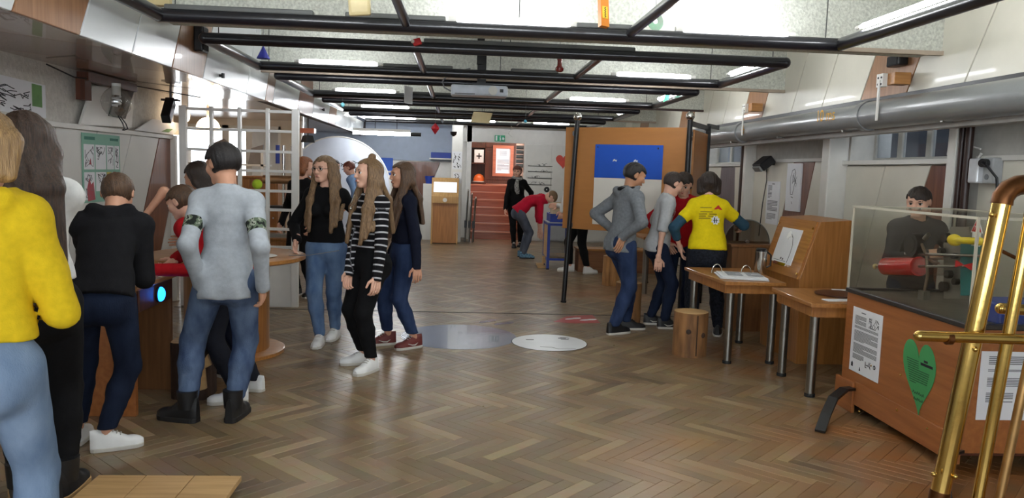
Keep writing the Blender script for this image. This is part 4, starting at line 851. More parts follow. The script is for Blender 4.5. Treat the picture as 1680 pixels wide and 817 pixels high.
pl = mp(1562, 430, 2.95); MB().prism([mp(1548, 490, 2.95), mp(1548, 395, 2.95), mp(1560, 372, 2.95), mp(1590, 372, 2.95), mp(1596, 490, 2.95)], (.02, 0, 0)).build('engine_plate', mat('engine_plate', (142, 136, 126), .35, .6), t)
for px, py, r in ((1556, 390, .03), (1548, 412, .02), (1560, 450, .025), (1570, 420, .018), (1552, 470, .03), (1572, 462, .02)):
    p = mp(px, py, 2.94); MB().cyl(p, p - V(.03, 0, 0), r, n=14).build('bolt_head', mat('sooty_metal', (60, 56, 52), .45, .6), t, True)
MB().prism([mp(1575, 485, 2.93), mp(1575, 395, 2.93), mp(1612, 395, 2.93), mp(1612, 485, 2.93)], (.03, 0, 0)).build('teal_block', TEAL, t, bevel=.004)
c = mp(1566, 394, 2.86); MB().ball(c, .05, 16, 10, (.4, 1.3, .7)).cyl(c, mp(1610, 396, 2.86), .02, n=12).ball(mp(1606, 396, 2.86), .04, 14, 8, (.4, 1.2, .6)).build('yellow_knob', YELL, t, True)
c = mp(1580, 435, 2.86); MB().prism([c + V(0, .07, .02), c + V(0, .0, 0), c + V(0, .07, -.02)], (.01, 0, 0)).prism([c + V(0, -.07, .02), c + V(0, .0, 0), c + V(0, -.07, -.02)], (.01, 0, 0)).build('red_bow', RED, t)
p = mp(1602, 382, 2.9); stt = thing('warning_sticker', 'red triangle sticker standing on the engine', 'sticker', p)
MB().prism([p + V(0, .05, 0), p + V(0, -.05, 0), p + V(0, 0, .09)], (.004, 0, 0)).build('white_edge', PAPER, stt); MB().prism([p + V(-.002, .04, .006), p + V(-.002, -.04, .006), p + V(-.002, 0, .079)], (.002, 0, 0)).build('red_triangle', RED, stt); MB().box(2.9, 2.904, p[1] - .035, p[1] + .035, p[2] - .075, p[2]).build('white_square', PAPER, stt)
text_mb('77', .035, p + V(-.003, .02, .015), N, U, .002).build('white_lettering', PAPER, stt)
for px, py in ((1472, 673), (1522, 703), (1430, 600), (1478, 615), (1410, 675)):
    p = atx(px, py, MX - .013 if py > 650 else MX); MB().lathe([(.008, 0), (.007, .005), (.002, .008)], p, (-1, 0, 0), n=10).build('screw', BRASS, t, True)
for pts in ([(MX, 4.78, .16), (2.5, 4.72, .17), (2.38, 4.62, .14), (2.27, 4.48, .08), (2.18, 4.36, .012)], [(2.62, 3.74, .13), (2.5, 3.66, .14), (2.42, 3.56, .11), (2.34, 3.42, .06), (2.29, 3.32, .012)]):
    P = [V(*p) for p in pts]; mb = MB()
    # flat curved bar
    vv = []
    for i, p_ in enumerate(P):
        tn = nrm(P[min(i + 1, 4)] - P[max(i - 1, 0)]); sd = nrm(np.cross(tn, V(0, 0, 1))) * .03; nu = np.cross(sd, tn); nu = nrm(nu) * .008
        vv += [p_ - sd - nu, p_ + sd - nu, p_ + sd + nu, p_ - sd + nu]
    ff = [(4 * i + k, 4 * i + (k + 1) % 4, 4 * i + 4 + (k + 1) % 4, 4 * i + 4 + k) for i in range(4) for k in range(4)] + [(3, 2, 1, 0), (16, 17, 18, 19)]
    mb.add(vv, ff).build('curved_foot', mat('black_strap', (24, 24, 26), .4), t)
MB().box(2.8, 3.15, 3.78, 4.02, .786, .9).build('blue_block', BLUE, t, bevel=.012)
# papers on the machine
y0, y1 = 4.87, 4.58
a, b = atx(1400, 522, MX), atx(1437, 657, MX)
s = Sheet((MX - .001, a[1], .27), N, U, a[1] - b[1] + .01, .42, .003); tp = thing('text_sheet', 'white printed sheet with small drawings on the front of the glass case machine', 'paper', s.p(.5, 0)); s.paper().build('sheet', PAPER, tp)
mb = MB(); s.rect(mb, .3, .93, .45, .945); s.lines(mb, .1, .48, .88, .74, 9, .5); s.lines(mb, .1, .9, .72, .68, 3, .5); s.lines(mb, .1, .9, .65, .48, 10, .5); s.lines(mb, .1, .9, .45, .30, 9, .5); s.lines(mb, .1, .48, .28, .2, 5, .5); mb.build('print', INKG, tp)
drawing(s, tp, INK, 31, 9, (.58, .75, .9, .9), .002); drawing(s, tp, INK, 32, 6, (.55, .14, .75, .24), .002)
mb = MB(); s.poly(mb, [(.07, .07), (.13, .07), (.13, .12), (.1, .15), (.07, .12)]); s.poly(mb, [(.35, .05), (.4, .05), (.375, .11)]); mb.build('mark', INK, tp)
p = s.p(.86, .2, .0035); MB().lathe([(.014, 0), (.014, .001)], p, -V(1, 0, 0), n=20).build('round_stamp', INK, tp); MB().lathe([(.005, 0), (.005, .0016)], p, -V(1, 0, 0), n=12).build('stamp_centre', PAPER, tp)
# near side faces -Y
s = Sheet((MX + .08, MY0 - .001, .3), (1, 0, 0), U, .42, .36, .003); tp = thing('text_sheet', 'white printed sheet behind the brass pipes on the end of the machine', 'paper', s.p(.5, 0)); s.paper().build('sheet', PAPER, tp)
mb = MB(); s.lines(mb, .1, .9, .93, .8, 5, .5); s.lines(mb, .1, .9, .74, .7, 2, .5); s.lines(mb, .1, .9, .62, .48, 6, .5); s.lines(mb, .1, .45, .4, .25, 6, .5); mb.build('print', INKG, tp); p = s.p(.88, .38, .0035); MB().lathe([(.022, 0), (.022, .001)], p, V(0, -1, 0), n=20).build('round_stamp', INK, tp); MB().lathe([(.008, 0), (.008, .0016)], p, V(0, -1, 0), n=12).build('stamp_centre', PAPER, tp)
mb = MB(); s.poly(mb, [(.18, .1), (.26, .1), (.22, .2)]); mb.build('red_mark', MATS['notice_red'], tp)
# heart
pc = atx(1508, 622, MX); hw, hh = .155, .21
pts = []
for i in range(48):
    a = 2 * math.pi * i / 48; x = 16 * math.sin(a) ** 3; y = 13 * math.cos(a) - 5 * math.cos(2 * a) - 2 * math.cos(3 * a) - math.cos(4 * a); pts.append((x / 16, (y + 2.5) / 14.5))
s = Sheet((MX - .001, pc[1], pc[2]), N, nrm(V(0, .12, 1)), 1, 1, .003); th = thing('paper_heart', 'green paper heart with printed lines on the front of the machine', 'paper heart', s.p(0, -.15))
MB().prism([s.p(x * hw, y * hh) for x, y in pts], s.n * .003).build('heart', GREENP, th)
mb = MB()
for i in range(11):
    v = .1 - i * .0125
    s.rect(mb, -.115 + i * .003, v - .005, (.0 if i < 4 else .115 - i * .004) - (.1 if i == 10 else 0), v)
mb.build('print', mat('dark_green_ink', (36, 84, 50), .7, var=0), th)
mb = MB(); s.rect(mb, .05, .105, .085, .118); s.rect(mb, .02, .085, .13, .1); mb.build('bold_print', INK, th)
for v, w_ in ((-.085, .055), (-.12, .045)):      # two unreadable hand-lettered words
    s.line(MB(), [(-w_ + k_ * w_ / 6, v + (.012 if k_ % 2 else -.004) * (1 if k_ % 3 else .5)) for k_ in range(13)], .004).build('handwriting', MATS['dark_green_ink'], th)
# ================================================================== brass pipe frame
t = thing('brass_pipe_frame', 'polished brass pipe frame at the right edge of the picture', 'pipe frame', (2.15, 3.0, 0))
def tp_(px, py, Y=3.0): return at(px, py, Y)
top, bot = tp_(1643, 335), tp_(1543, 805); low = bot + (bot - top) / (top[2] - bot[2]) * bot[2]
MB().cyl(bot, top, .037, n=28).build('main_pipe', BRASS, t, True); MB().cyl(low + V(0, 0, .02), bot, .04, n=24).build('copper_foot', COPPER, t, True); MB().lathe([(.07, 0), (.07, .012), (.045, .03)], (low[0], low[1], 0), n=24).build('flange', COPPER, t, True)
el = [top, top + V(.004, 0, .03), top + V(.025, 0, .06), top + V(.06, 0, .078), top + V(.09, 0, .082)]; MB().tube(el, .041, 20).build('elbow', COPPER, t, True); MB().cyl(el[-1], el[-1] + V(.75, .02, -.01), .037, n=28).build('top_pipe', BRASS, t, True)
a = tp_(1697, 330, 2.95); b = tp_(1605, 817, 2.95); b = a + (b - a) * (a[2] - .01) / (a[2] - b[2]); MB().cyl(b, V(a[0], a[1], a[2] + .06), .024, n=24).build('second_pipe', BRASS, t, True)
a = tp_(1712, 480, 2.9); b = tp_(1640, 817, 2.9); b = a + (b - a) * (a[2] - .01) / (a[2] - b[2]); a = a + (a - b) * .5; MB().cyl(b, a, .018, n=20).build('third_pipe', mat('dull_brass', (190, 150, 98), .3, .9, var=.2), t, True)
a, b = tp_(1508, 551, 2.93), tp_(1700, 560, 2.93); MB().cyl(a, b + V(.4, 0, 0), .022, n=24).ball(a, .022, 16, 10).build('cross_pipe', BRASS, t, True); c = tp_(1556, 555, 2.93); MB().cyl(c - V(.01, 0, 0), c + V(.012, 0, 0), .026, n=20).build('joint_ring', COPPER, t, True)
a = tp_(1642, 506, 3.1); MB().cyl(a, a + V(.5, 0, -.02), .024, n=20).ball(a, .024, 14, 8).build('short_pipe', BRASS, t, True)
a, b = tp_(1640, 410, 3.15), tp_(1700, 440, 3.15); MB().cyl(a, b, .008, n=10).build('thin_rod', COPPER, t, True)
for px, py in ((1627, 352), (1600, 573), (1532, 778), (1567, 782)):
    p = tp_(px, py, 2.96); MB().ball(p, .011, 12, 8).build('brass_screw', BRASS, t, True)
# ================================================================== floor stickers
def disc(name, label, cx, cy, r, m, z=.0015, n=64, cat='floor sticker'):
    o = MB().lathe([(r, 0), (r, z)], (cx, cy, .0005), n=n).build(name, m, None, origin=(cx, cy, 0)); return tag(o, label, cat)
disc('blue_floor_circle', 'large grey blue circle stuck on the parquet', .02, 6.9, .52, mat('grey_blue_vinyl', (88, 100, 128), .22, var=.06, coat=.4), .0012)
t = thing('white_floor_circle', 'white printed circle stuck on the parquet', 'floor sticker', (.82, 6.7, 0))
MB().lathe([(.33, 0), (.33, .0015)], (.82, 6.7, .0017), n=64).build('disc', mat('white_vinyl', (232, 234, 236), .3, var=.03), t)
MB().lathe([(.336, 0), (.336, .0012)], (.82, 6.7, .0005), n=64).build('dark_rim', INK, t)
s = Sheet((.82, 6.7, .0033), (1, 0, 0), (0, 1, 0), 1, 1, 0); mb = MB()
for u, v in ((-.2, .08), (.1, .16), (.12, .12)): s.rect(mb, u, v, u + .07, v + .02, .0008)
s.line(mb, [(-.1, -.18), (.0, -.2), (.05, -.26), (.2, -.24)], .006, .0008); s.line(mb, [(.2, .17), (.17, .2), (.12, .19)], .008, .0008); mb.build('print', INK, t)
def footprint(mb, x, y, a, z, L=.2):
    ca, sa = math.cos(a), math.sin(a); out = []
    for i in range(20):
        q = 2 * math.pi * i / 20; u = math.cos(q); w = .33 - .12 * math.exp(-((u + .1) / .25) ** 2) * 0 + .05 * u; v = math.sin(q) * (w - .12 * math.exp(-((u + .05) / .3) ** 2))
        px, py = u * L / 2, v * L * .55; out.append((x + px * ca - py * sa, y + px * sa + py * ca, z))
    mb.prism(out, (0, 0, .0012))
c = fl(945, 525); t = thing('red_footprint_sticker', 'red sticker with two white footprints on the parquet', 'floor sticker', (c[0], c[1], 0))
MB().prism([fl(908, 528, .0006), fl(930, 519, .0006), fl(972, 517, .0006), fl(985, 530, .0006), fl(940, 530.5, .0006)], (0, 0, .0012)).build('red_patch', mat('red_vinyl', (180, 62, 64), .35), t)
mb = MB(); p = fl(940, 523); footprint(mb, p[0], p[1], .5, .002); p = fl(965, 525); footprint(mb, p[0], p[1], .4, .002); mb.build('footprint', MATS['white_vinyl'], t)
mb = MB(); p = fl(800, 527); footprint(mb, p[0], p[1], .8, .0006, .24); p = fl(827, 530.5); footprint(mb, p[0], p[1], .6, .0006, .24)
o = mb.build('blue_footprints', MATS['grey_blue_vinyl'], None, origin=(p[0], p[1], 0)); tag(o, 'pair of faint blue footprints stuck behind the blue circle', 'floor sticker')
# ================================================================== back of the hall
kx0, kx1, ky = -.57, -.03, 15.55
t = thing('wooden_kiosk', 'light wooden kiosk with a slanted white screen panel and round button', 'kiosk', (-.3, 15.9, 0))
KW = wood('kiosk_veneer', (186, 142, 84), (200, 158, 100), .45, 'z', 4)
MB().box(kx0 + .03, kx1 - .03, ky, ky + .35, .02, .82).build('body', OAKV, t); 
MB().prism([(kx0, ky - .05, .82), (kx0, ky - .05, .95), (kx0, ky + .12, 1.32), (kx0, ky + .38, 1.32), (kx0, ky + .38, .82)], (kx1 - kx0, 0, 0)).build('console_head', KW, t, bevel=.004)
for x in (kx0, kx1 - .03): MB().box(x, x + .03, ky - .02, ky + .38, 0, .84).build('side_panel', KW, t)
u = nrm(V(0, .17, .37)); n_ = nrm(np.cross(V(1, 0, 0), u)); c = V((kx0 + kx1) / 2, ky + .035, 1.135)
MB().obox(c + n_ * .004, V(.23, 0, 0), u * .11, n_ * .004).build('screen', mat('screen_white', (236, 238, 244), .4, var=0, emit=((236, 240, 250), .35)), t)
MB().cyl((c[0], ky - .05, .885), (c[0], ky - .075, .885), .042, n=24).build('round_button', WHITE, t, True)
s, t = poster('column_notice', 'printed notice with figures on the back column', 'notice', (-.18, 15.949, 1.5), (1, 0, 0), U, .2, .36); 
s.o[1] = 15.95; drawing(s, t, INK, 50, 16, (.1, .1, .9, .9), .008)
s, t = poster('column_notice', 'small sketch notice below on the back column', 'notice', (-.16, 15.949, 1.22), (1, 0, 0), U, .18, .22); drawing(s, t, INK, 51, 10, (.15, .15, .85, .85), .008)
t = thing('blue_shelf_box', 'blue box on a small white wall shelf left of the column', 'box', (-.42, 16.95, 1.7)); MB().box(-.65, -.22, 16.85, 17.1, 1.73, 1.85).build('box', BLUE, t, bevel=.01); MB().box(-.68, -.2, 16.83, 17.13, 1.70, 1.73).build('shelf', WHITE, t)
t = thing('blue_cup', 'blue container behind the wooden kiosk', 'container', (-.65, 16.5, 0)); MB().lathe([(.08, 1.18), (.1, 1.32), (.1, 1.34)], (-.65, 16.5, 0), n=18).build('container', BLUE, t, True); MB().box(-.78, -.52, 16.4, 16.65, 0, 1.18).build('stand', WHITE, t)
c = at(820, 227, BY - .02); t = thing('exit_sign', 'green emergency exit sign above the stairs opening', 'sign', c)
MB().box(c[0] - .11, c[0] + .11, BY - .04, BY, c[2] - .065, c[2] + .065).build('sign_box', mat('exit_green', (16, 120, 84), .4, emit=((16, 120, 84), .25)), t)
s = Sheet((c[0] - .11, BY - .041, c[2] - .065), (1, 0, 0), U, .22, .13, .0); mb = MB(); s.rect(mb, .08, .1, .25, .9); s.poly(mb, [(.5, .1), (.57, .1), (.62, .4), (.55, .75), (.48, .7)]); s.rect(mb, .5, .76, .58, .92); s.poly(mb, [(.72, .3), (.85, .3), (.9, .15), (.95, .5), (.8, .75), (.75, .6)]); mb.build('pictogram', PAPER, t)
hp_ = []
for i in range(32):
    a = 2 * math.pi * i / 32; hp_.append((16 * math.sin(a) ** 3 / 16, (13 * math.cos(a) - 5 * math.cos(2 * a) - 2 * math.cos(3 * a) - math.cos(4 * a)) / 14.5))
c = at(924, 264, BY - .03); o = MB().prism([(c[0] + x * .16, BY - .018, c[2] + y * .15) for x, y in hp_], (0, -.01, 0)).build('red_heart', mat('heart_red', (206, 74, 62), .5), None, origin=(c[0], BY - .018, c[2])); tag(o, 'red heart on the back wall beside the display board', 'heart')
c = at(897, 311, BY - .03); t = thing('black_wall_disc', 'black disc on the back wall below the rails', 'disc', c); MB().cyl((c[0], BY - .018, c[2]), (c[0], BY - .03, c[2]), .06, n=24).build('disc', BLACK, t, True); MB().cyl((c[0], BY - .03, c[2]), (c[0], BY - .034, c[2]), .012, n=12).build('centre', WHITE, t, True)
mb = MB(); shh = Sheet((1.45, BY - .016, 1.2), (1, 0, 0), U, .53, .5, 0)
t = thing('rail_drawings', 'row of small line drawings between the black wall rails', 'drawing', (1.7, BY - .02, 1.2)); 
for k in range(4): drawing(shh, t, INK, 60 + k, 4, (.1, .06 + .27 * k, .9, .16 + .27 * k), .006)
# folded frames leaning by the stairs
for i, (x, h, dy, m) in enumerate(((.12, 1.05, 0, ALU), (.2, .98, -.06, WHITE), (.28, .9, -.1, GREY))):
    t = thing('folded_panel', ['grey folded panel leaning nearest the back column', 'white folded panel leaning in the middle beside the stairs', 'dark grey folded panel leaning nearest the stairs'][i], 'panel', (x, 16.2 + dy, 0), 'panels leaning beside the stairs')
    MB().prism([(x - .012, 16.1 + dy, .0), (x - .012, 16.6 + dy, .0), (x + .03, 16.66 + dy, h), (x + .03, 16.2 + dy, h)], (.022, 0, 0)).build('panel', m, t, bevel=.006)
    MB().tube([V(x + .01, 16.09 + dy, .01), V(x + .05, 16.18 + dy, h + .01), V(x + .05, 16.4 + dy, h + .03)], .014, 8).build('edge_tube', STEEL, t, True); MB().box(x - .02, x + .03, 16.06 + dy, 16.1 + dy, .3, .45).build('latch', BLACK, t)
# upstairs
t = thing('upstairs_door', 'dark brown door at the top of the stairs', 'door', (1.0, 20.5, zt)); MB().box(.55, 1.6, 20.5, 20.58, zt, zt + 1.75).build('leaf', DKW, t); 
for z in (.1, .95): MB().box(.65, 1.5, 20.48, 20.5, zt + z, zt + z + .75).build('door_panel', DKW, t, bevel=.01)
p0, p1 = at(813, 284, 20.4), at(838, 244, 20.4)
s, t = poster('framed_notice', 'wooden framed paper notice on the door at the head of the stairs', 'notice', (p0[0], 20.46, p0[2]), (1, 0, 0), U, p1[0] - p0[0], p1[2] - p0[2], PAPER, .01); mb = MB(); s.lines(mb, .1, .9, .55, .1, 10, .4); s.lines(mb, .25, .75, .9, .7, 4, .4); mb.build('print', INKG, t)
for b in ((p0[0] - .08, p1[0] + .08, p0[2] - .08, p0[2]), (p0[0] - .08, p1[0] + .08, p1[2], p1[2] + .08), (p0[0] - .08, p0[0], p0[2], p1[2]), (p1[0], p1[0] + .08, p0[2], p1[2])): MB().box(b[0], b[1], 20.42, 20.48, b[2], b[3]).build('frame', REDW, t)
t = thing('upstairs_shelf', 'dark shelf with boxes at the left of the stair head', 'shelf', (.4, 19.6, zt))
for z in (zt + .02, zt + .5, zt + .9): MB().box(.24, .62, 19.4, 19.8, z, z + .03).build('shelf_board', DKW, t)
MB().box(.24, .62, 19.78, 19.8, zt, zt + 1.0).build('back_board', DKW, t); MB().box(.6, .63, 19.4, 19.8, zt, zt + 1.0).build('side_board', DKW, t)
t = thing('first_aid_box', 'white box with a black cross on the dark stair shelf', 'box', (.44, 19.5, zt + .53)); MB().box(.33, .56, 19.42, 19.6, zt + .531, zt + .85).build('box', PAPER, t); MB().box(.43, .46, 19.415, 19.42, zt + .62, zt + .76).box(.38, .51, 19.415, 19.42, zt + .675, zt + .705).build('cross', INK, t)
t = thing('orange_helmet', 'orange and white helmet on the lower stair shelf', 'helmet', (.47, 19.5, zt + .05)); MB().lathe([(.14, 0), (.14, .08), (.1, .16), (.03, .2)], (.46, 19.55, zt + .051), n=24).build('shell', mat('helmet_orange', (230, 110, 50), .4), t, True); MB().lathe([(.16, 0), (.16, .02)], (.46, 19.55, zt + .05), n=24).build('brim', WHITE, t, True)
t = thing('stair_lamp', 'lit white ceiling lamp above the stairs', 'lamp', (.45, 18.6, 3.3)); MB().box(.25, 1.0, 18.3, 18.7, 3.0, 3.03).build('diffuser', mat('lit_stair_panel', (255, 250, 244), .5, var=0, emit=((255, 244, 230), 14)), t); MB().box(.28, .97, 18.33, 18.67, 3.03, 3.3).build('housing', WHITE, t)
t = thing('shoe_tray_rack', 'grey tubes stacked on the pinkish wall beside the stairs', 'rack', (1.34, 17.2, 1.5))
for k in range(5): MB().cyl((1.2, 17.05, 1.62 + k * .1), (1.36, 17.05, 1.62 + k * .1), .045, n=14).build('tube', GREY, t, True)
# round white screen and the bright back-left corner
t = thing('round_white_screen', 'large round white screen standing at the far left', 'screen', (-2.3, 15.2, 0)); MB().lathe([(1.0, -.02), (1.0, .02)], (-2.35, 15.2, 1.05), (0, 1, 0), n=64).build('screen', COOLW, t, True)
MB().tube([V(-2.35 + math.cos(a), 15.17, 1.05 + math.sin(a)) for a in np.linspace(0, 2 * math.pi, 64)], .014, 8, cap=False).build('rim', WHITE, t, True); MB().box(-2.7, -2.0, 15.1, 15.3, 0, .06).build('foot', WHITE, t)
shh = Sheet((-2.6, 15.178, 1.35), (1, 0, 0), U, .9, .5, 0); drawing(shh, t, INK, 77, 12, (.3, .1, .7, .5), .008)
t = thing('hanging_black_lamp', 'black stage lamp hanging from a brown block behind the lattice edge', 'lamp', (-2.2, 11.3, 2.2)); c = at(505, 228, 11.3)
MB().lathe([(.1, -.05), (.07, .05)], c, n=4).build('hood', BLACK, t); MB().box(c[0] - .1, c[0] + .1, c[1] - .06, c[1] + .06, c[2] + .08, c[2] + .15).build('wood_block', REDW, t); MB().cyl(c + V(0, 0, .04), V(c[0], c[1], 2.2), .012, n=8).build('stem', BLACK, t)
t = thing('blue_notice', 'royal blue notice on the back wall behind the girls', 'notice', (-1.85, 17.08, 1.2)); c = at(634, 268, 17.1); MB().box(c[0] - .12, c[0] + .14, 17.09, 17.11, c[2] - .25, c[2] + .12).build('panel', ROYAL, t); MB().box(c[0] - .1, c[0] + .12, 17.084, 17.09, c[2] - .2, c[2] - .16).build('white_line', PAPER, t)
# ================================================================== people: signed-distance bodies turned into meshes
def seg(P, a, b, ra, rb, flat=None, k=1.0):
    """distance to a tapering capsule; flat = direction along which it is thinner by k"""
    a = np.asarray(a, np.float32); d = np.asarray(b, np.float32) - a; L2 = float(d @ d) + 1e-9
    q = P - a; t = np.clip(q @ d / L2, 0, 1); q = q - t[:, None] * d
    if flat is not None:
        f = np.asarray(flat, np.float32); c = q @ f; q = q + (c * (1 / k - 1))[:, None] * f
    return np.sqrt((q * q).sum(1)) - (ra + (rb - ra) * t)
def ell(P, c, r, R=None):
    q = P - np.asarray(c, np.float32)
    if R is not None: q = q @ np.asarray(R, np.float32).T
    r = np.asarray(r, np.float32); k = np.sqrt(((q / r) ** 2).sum(1)); return (k - 1) * float(r.min()) 
def smin(a, b, k):
    h = np.clip(.5 + .5 * (b - a) / k, 0, 1); return b + (a - b) * h - k * h * (1 - h)
def smax(a, b, k): return -smin(-a, -b, k)
def surf(fn, lo, hi, h):
    lo = np.asarray(lo, float) - 2 * h; hi = np.asarray(hi, float) + 2 * h; n = np.ceil((hi - lo) / h).astype(int) + 1
    s_ = 4; nc = -(-(n - 1) // s_) + 1; n = (nc - 1) * s_ + 1
    ax = [(lo[i] + h * np.arange(n[i])).astype(np.float32) for i in range(3)]
    Gc = np.stack(np.meshgrid(*[a[::s_] for a in ax], indexing='ij'), -1).reshape(-1, 3); Fc = fn(Gc).reshape(nc).astype(np.float32)
    near = np.zeros(nc - 1, bool)                      # coarse blocks that may hold the surface
    for i in (0, 1):
        for j in (0, 1):
            for k in (0, 1): near |= np.abs(Fc[i:nc[0] - 1 + i, j:nc[1] - 1 + j, k:nc[2] - 1 + k]) < 2.6 * s_ * h
    F = np.repeat(np.repeat(np.repeat(Fc, s_, 0), s_, 1), s_, 2)[:n[0], :n[1], :n[2]].copy()
    pm_ = np.zeros(n, bool)
    nb = np.repeat(np.repeat(np.repeat(near, s_, 0), s_, 1), s_, 2)
    for i in (0, 1):
        for j in (0, 1):
            for k in (0, 1): pm_[i:n[0] - 1 + i, j:n[1] - 1 + j, k:n[2] - 1 + k] |= nb
    ix = np.argwhere(pm_); F[pm_] = fn(np.stack([ax[0][ix[:, 0]], ax[1][ix[:, 1]], ax[2][ix[:, 2]]], 1))
    ins = F < 0; nx, ny, nz = n
    cs = np.zeros((nx - 1, ny - 1, nz - 1), np.int8)
    for i in (0, 1):
        for j in (0, 1):
            for k in (0, 1): cs += ins[i:nx - 1 + i, j:ny - 1 + j, k:nz - 1 + k]
    act = (cs > 0) & (cs < 8); idx = np.argwhere(act); N_ = len(idx)
    if N_ == 0: return np.zeros((0, 3)), np.zeros((0, 4), int)
    ids = -np.ones(act.shape, np.int64); ids[act] = np.arange(N_)
    acc = np.zeros((N_, 3)); cnt = np.zeros(N_)
    cor = [(i, j, k) for i in (0, 1) for j in (0, 1) for k in (0, 1)]
    for a in cor:
        for d in range(3):
            if a[d]: continue
            b = list(a); b[d] = 1
            fa = F[idx[:, 0] + a[0], idx[:, 1] + a[1], idx[:, 2] + a[2]]; fb = F[idx[:, 0] + b[0], idx[:, 1] + b[1], idx[:, 2] + b[2]]
            m = (fa < 0) != (fb < 0); t = np.where(m, fa / np.where(m, fa - fb, 1), 0)
            p = np.tile(np.array(a, float), (N_, 1)); p[:, d] = t; acc += p * m[:, None]; cnt += m
    Vv = lo + h * (idx + acc / cnt[:, None]); Q = []
    for d in range(3):
        e = [0, 0, 0]; e[d] = 1; u, v = (d + 1) % 3, (d + 2) % 3
        sl0 = [slice(0, s) for s in n]; sl1 = [slice(0, s) for s in n]; sl0[d] = slice(0, n[d] - 1); sl1[d] = slice(1, n[d])
        for w in (u, v): sl0[w] = slice(1, n[w] - 1); sl1[w] = slice(1, n[w] - 1)
        A, B = ins[tuple(sl0)], ins[tuple(sl1)]; E = np.argwhere(A != B); flip = A[A != B]
        E[:, u] += 1; E[:, v] += 1
        c = []
        for du, dv in ((-1, -1), (0, -1), (0, 0), (-1, 0)):
            g = E.copy(); g[:, u] += du; g[:, v] += dv; c.append(ids[g[:, 0], g[:, 1], g[:, 2]])
        c = np.stack(c, 1); c[~flip] = c[~flip][:, ::-1]; Q.append(c)
    return Vv, np.concatenate(Q)
def np_mesh(name, parts, m, parent, attr=None, smooth=True):
    o3 = org(parent); vs, fs, n = [], [], 0
    for v, f in parts:
        vs.append(v); fs.append(np.asarray(f) + n); n += len(v)
    v = np.concatenate(vs); f = np.concatenate(fs); me = bpy.data.meshes.new(name)
    me.vertices.add(len(v)); me.vertices.foreach_set('co', (v - o3).astype(np.float32).ravel())
    me.loops.add(f.size); me.loops.foreach_set('vertex_index', f.ravel().astype(np.int32))
    me.polygons.add(len(f)); me.polygons.foreach_set('loop_start', np.arange(0, f.size, 4, dtype=np.int32)); me.polygons.foreach_set('loop_total', np.full(len(f), 4, np.int32))
    me.polygons.foreach_set('use_smooth', np.ones(len(f), bool)); me.update(calc_edges=True); me.validate()
    if attr is not None:
        for nm, fn in attr.items():
            a = me.attributes.new(nm, 'FLOAT', 'POINT'); a.data.foreach_set('value', np.asarray(fn(v.astype(np.float32)), np.float32))
    me.materials.append(m); return link_mesh(name, me, None, parent)
_K = np.random.RandomState(5).normal(size=(9, 3)).astype(np.float32); _K /= np.linalg.norm(_K, axis=1)[:, None]
_K *= np.array([22, 27, 33, 40, 46, 55, 62, 75, 90], np.float32)[:, None]; _PH = np.random.RandomState(6).uniform(0, 6.28, 9).astype(np.float32)
def wrinkle(P, off=0.0):
    n = 0
    w = np.sin(P @ _K[0] + off) * .9
    for i in range(1, 9): n = n + np.sin(P @ _K[i] + _PH[i] + off + 1.2 * w) * (1.0 / (1 + i * .25))
    return n / 4.5
def ik(a, c, l1, l2, pole):
    a, c = np.array(a, float), np.array(c, float); d = c - a; L = np.linalg.norm(d); L_ = min(L, (l1 + l2) * .998); d = d / L; c = a + d * L_
    x = (l1 * l1 - l2 * l2 + L_ * L_) / (2 * L_); h = math.sqrt(max(0, l1 * l1 - x * x)); p = np.array(pole, float); p = nrm(p - d * np.dot(p, d))
    return a + d * x + p * h, c
def rot_about(v, ax, ang):
    ax = nrm(ax); v = np.array(v, float); c, s = math.cos(ang), math.sin(ang); return v * c + np.cross(ax, v) * s + ax * np.dot(ax, v) * (1 - c)
# ---- people materials
def cloth(name, col, rough=.9, var=.1, scale=40, bump=.15, bscale=250, col2=None): return mat(name, col, rough, 0, var, scale, bump, bscale, col2=col2, spec=.2)
def skin_mat(name, col):
    m = mat(name, col, .5, 0, .05, 25, .04, 300, spec=.35); b = m.node_tree.nodes['Principled BSDF']
    b.inputs['Subsurface Weight'].default_value = .0; return m
SK1, SK2, SK3 = skin_mat('skin_fair', (224, 176, 152)), skin_mat('skin_warm', (206, 154, 126)), skin_mat('skin_tan', (186, 136, 104))
def hair_mat(name, c1, c2): return mat(name, c1, .42, 0, .25, 30, .5, 70, (6, 6, .5), col2=c2, spec=.5)
HAIR = {k: hair_mat('hair_' + k, *v) for k, v in {'black': ((16, 13, 14), (34, 28, 27)), 'dark': ((30, 21, 17), (58, 42, 33)), 'chestnut': ((40, 28, 22), (82, 60, 46)), 'brown': ((66, 46, 32), (106, 78, 54)), 'light': ((96, 72, 48), (150, 118, 82)), 'blond': ((140, 104, 62), (190, 152, 100)), 'ginger': ((120, 66, 34), (170, 104, 60)), 'red': ((84, 38, 28), (126, 62, 44))}.items()}
EYEW = mat('eye_white', (228, 224, 220), .2, var=0); IRIS = mat('eye_iris', (40, 30, 24), .15, var=0)
LIPM = mat('lips', (176, 98, 92), .45, var=.05); BROWM = mat('brow_hair', (54, 38, 28), .8, var=.1)
SHW = mat('shoe_white', (226, 226, 224), .5, var=.05); SHB = mat('shoe_black', (20, 20, 22), .5, var=.1); SOLEW = mat('sole_white', (196, 192, 184), .6, var=.05); SOLEB = mat('sole_black', (24, 22, 22), .7)
def denim(name, dark, light, fade=.5):
    m = mat(name, dark, .85, 0, .15, 9, .25, 220, (1, 1, .45), col2=light, spec=.15); return m
JL, JM, JD, JN = denim('denim_pale', (112, 134, 164), (140, 160, 186)), denim('denim_mid', (50, 66, 98), (102, 120, 148)), denim('denim_dark', (20, 27, 44), (34, 44, 66)), denim('denim_blue', (32, 44, 74), (54, 70, 104))
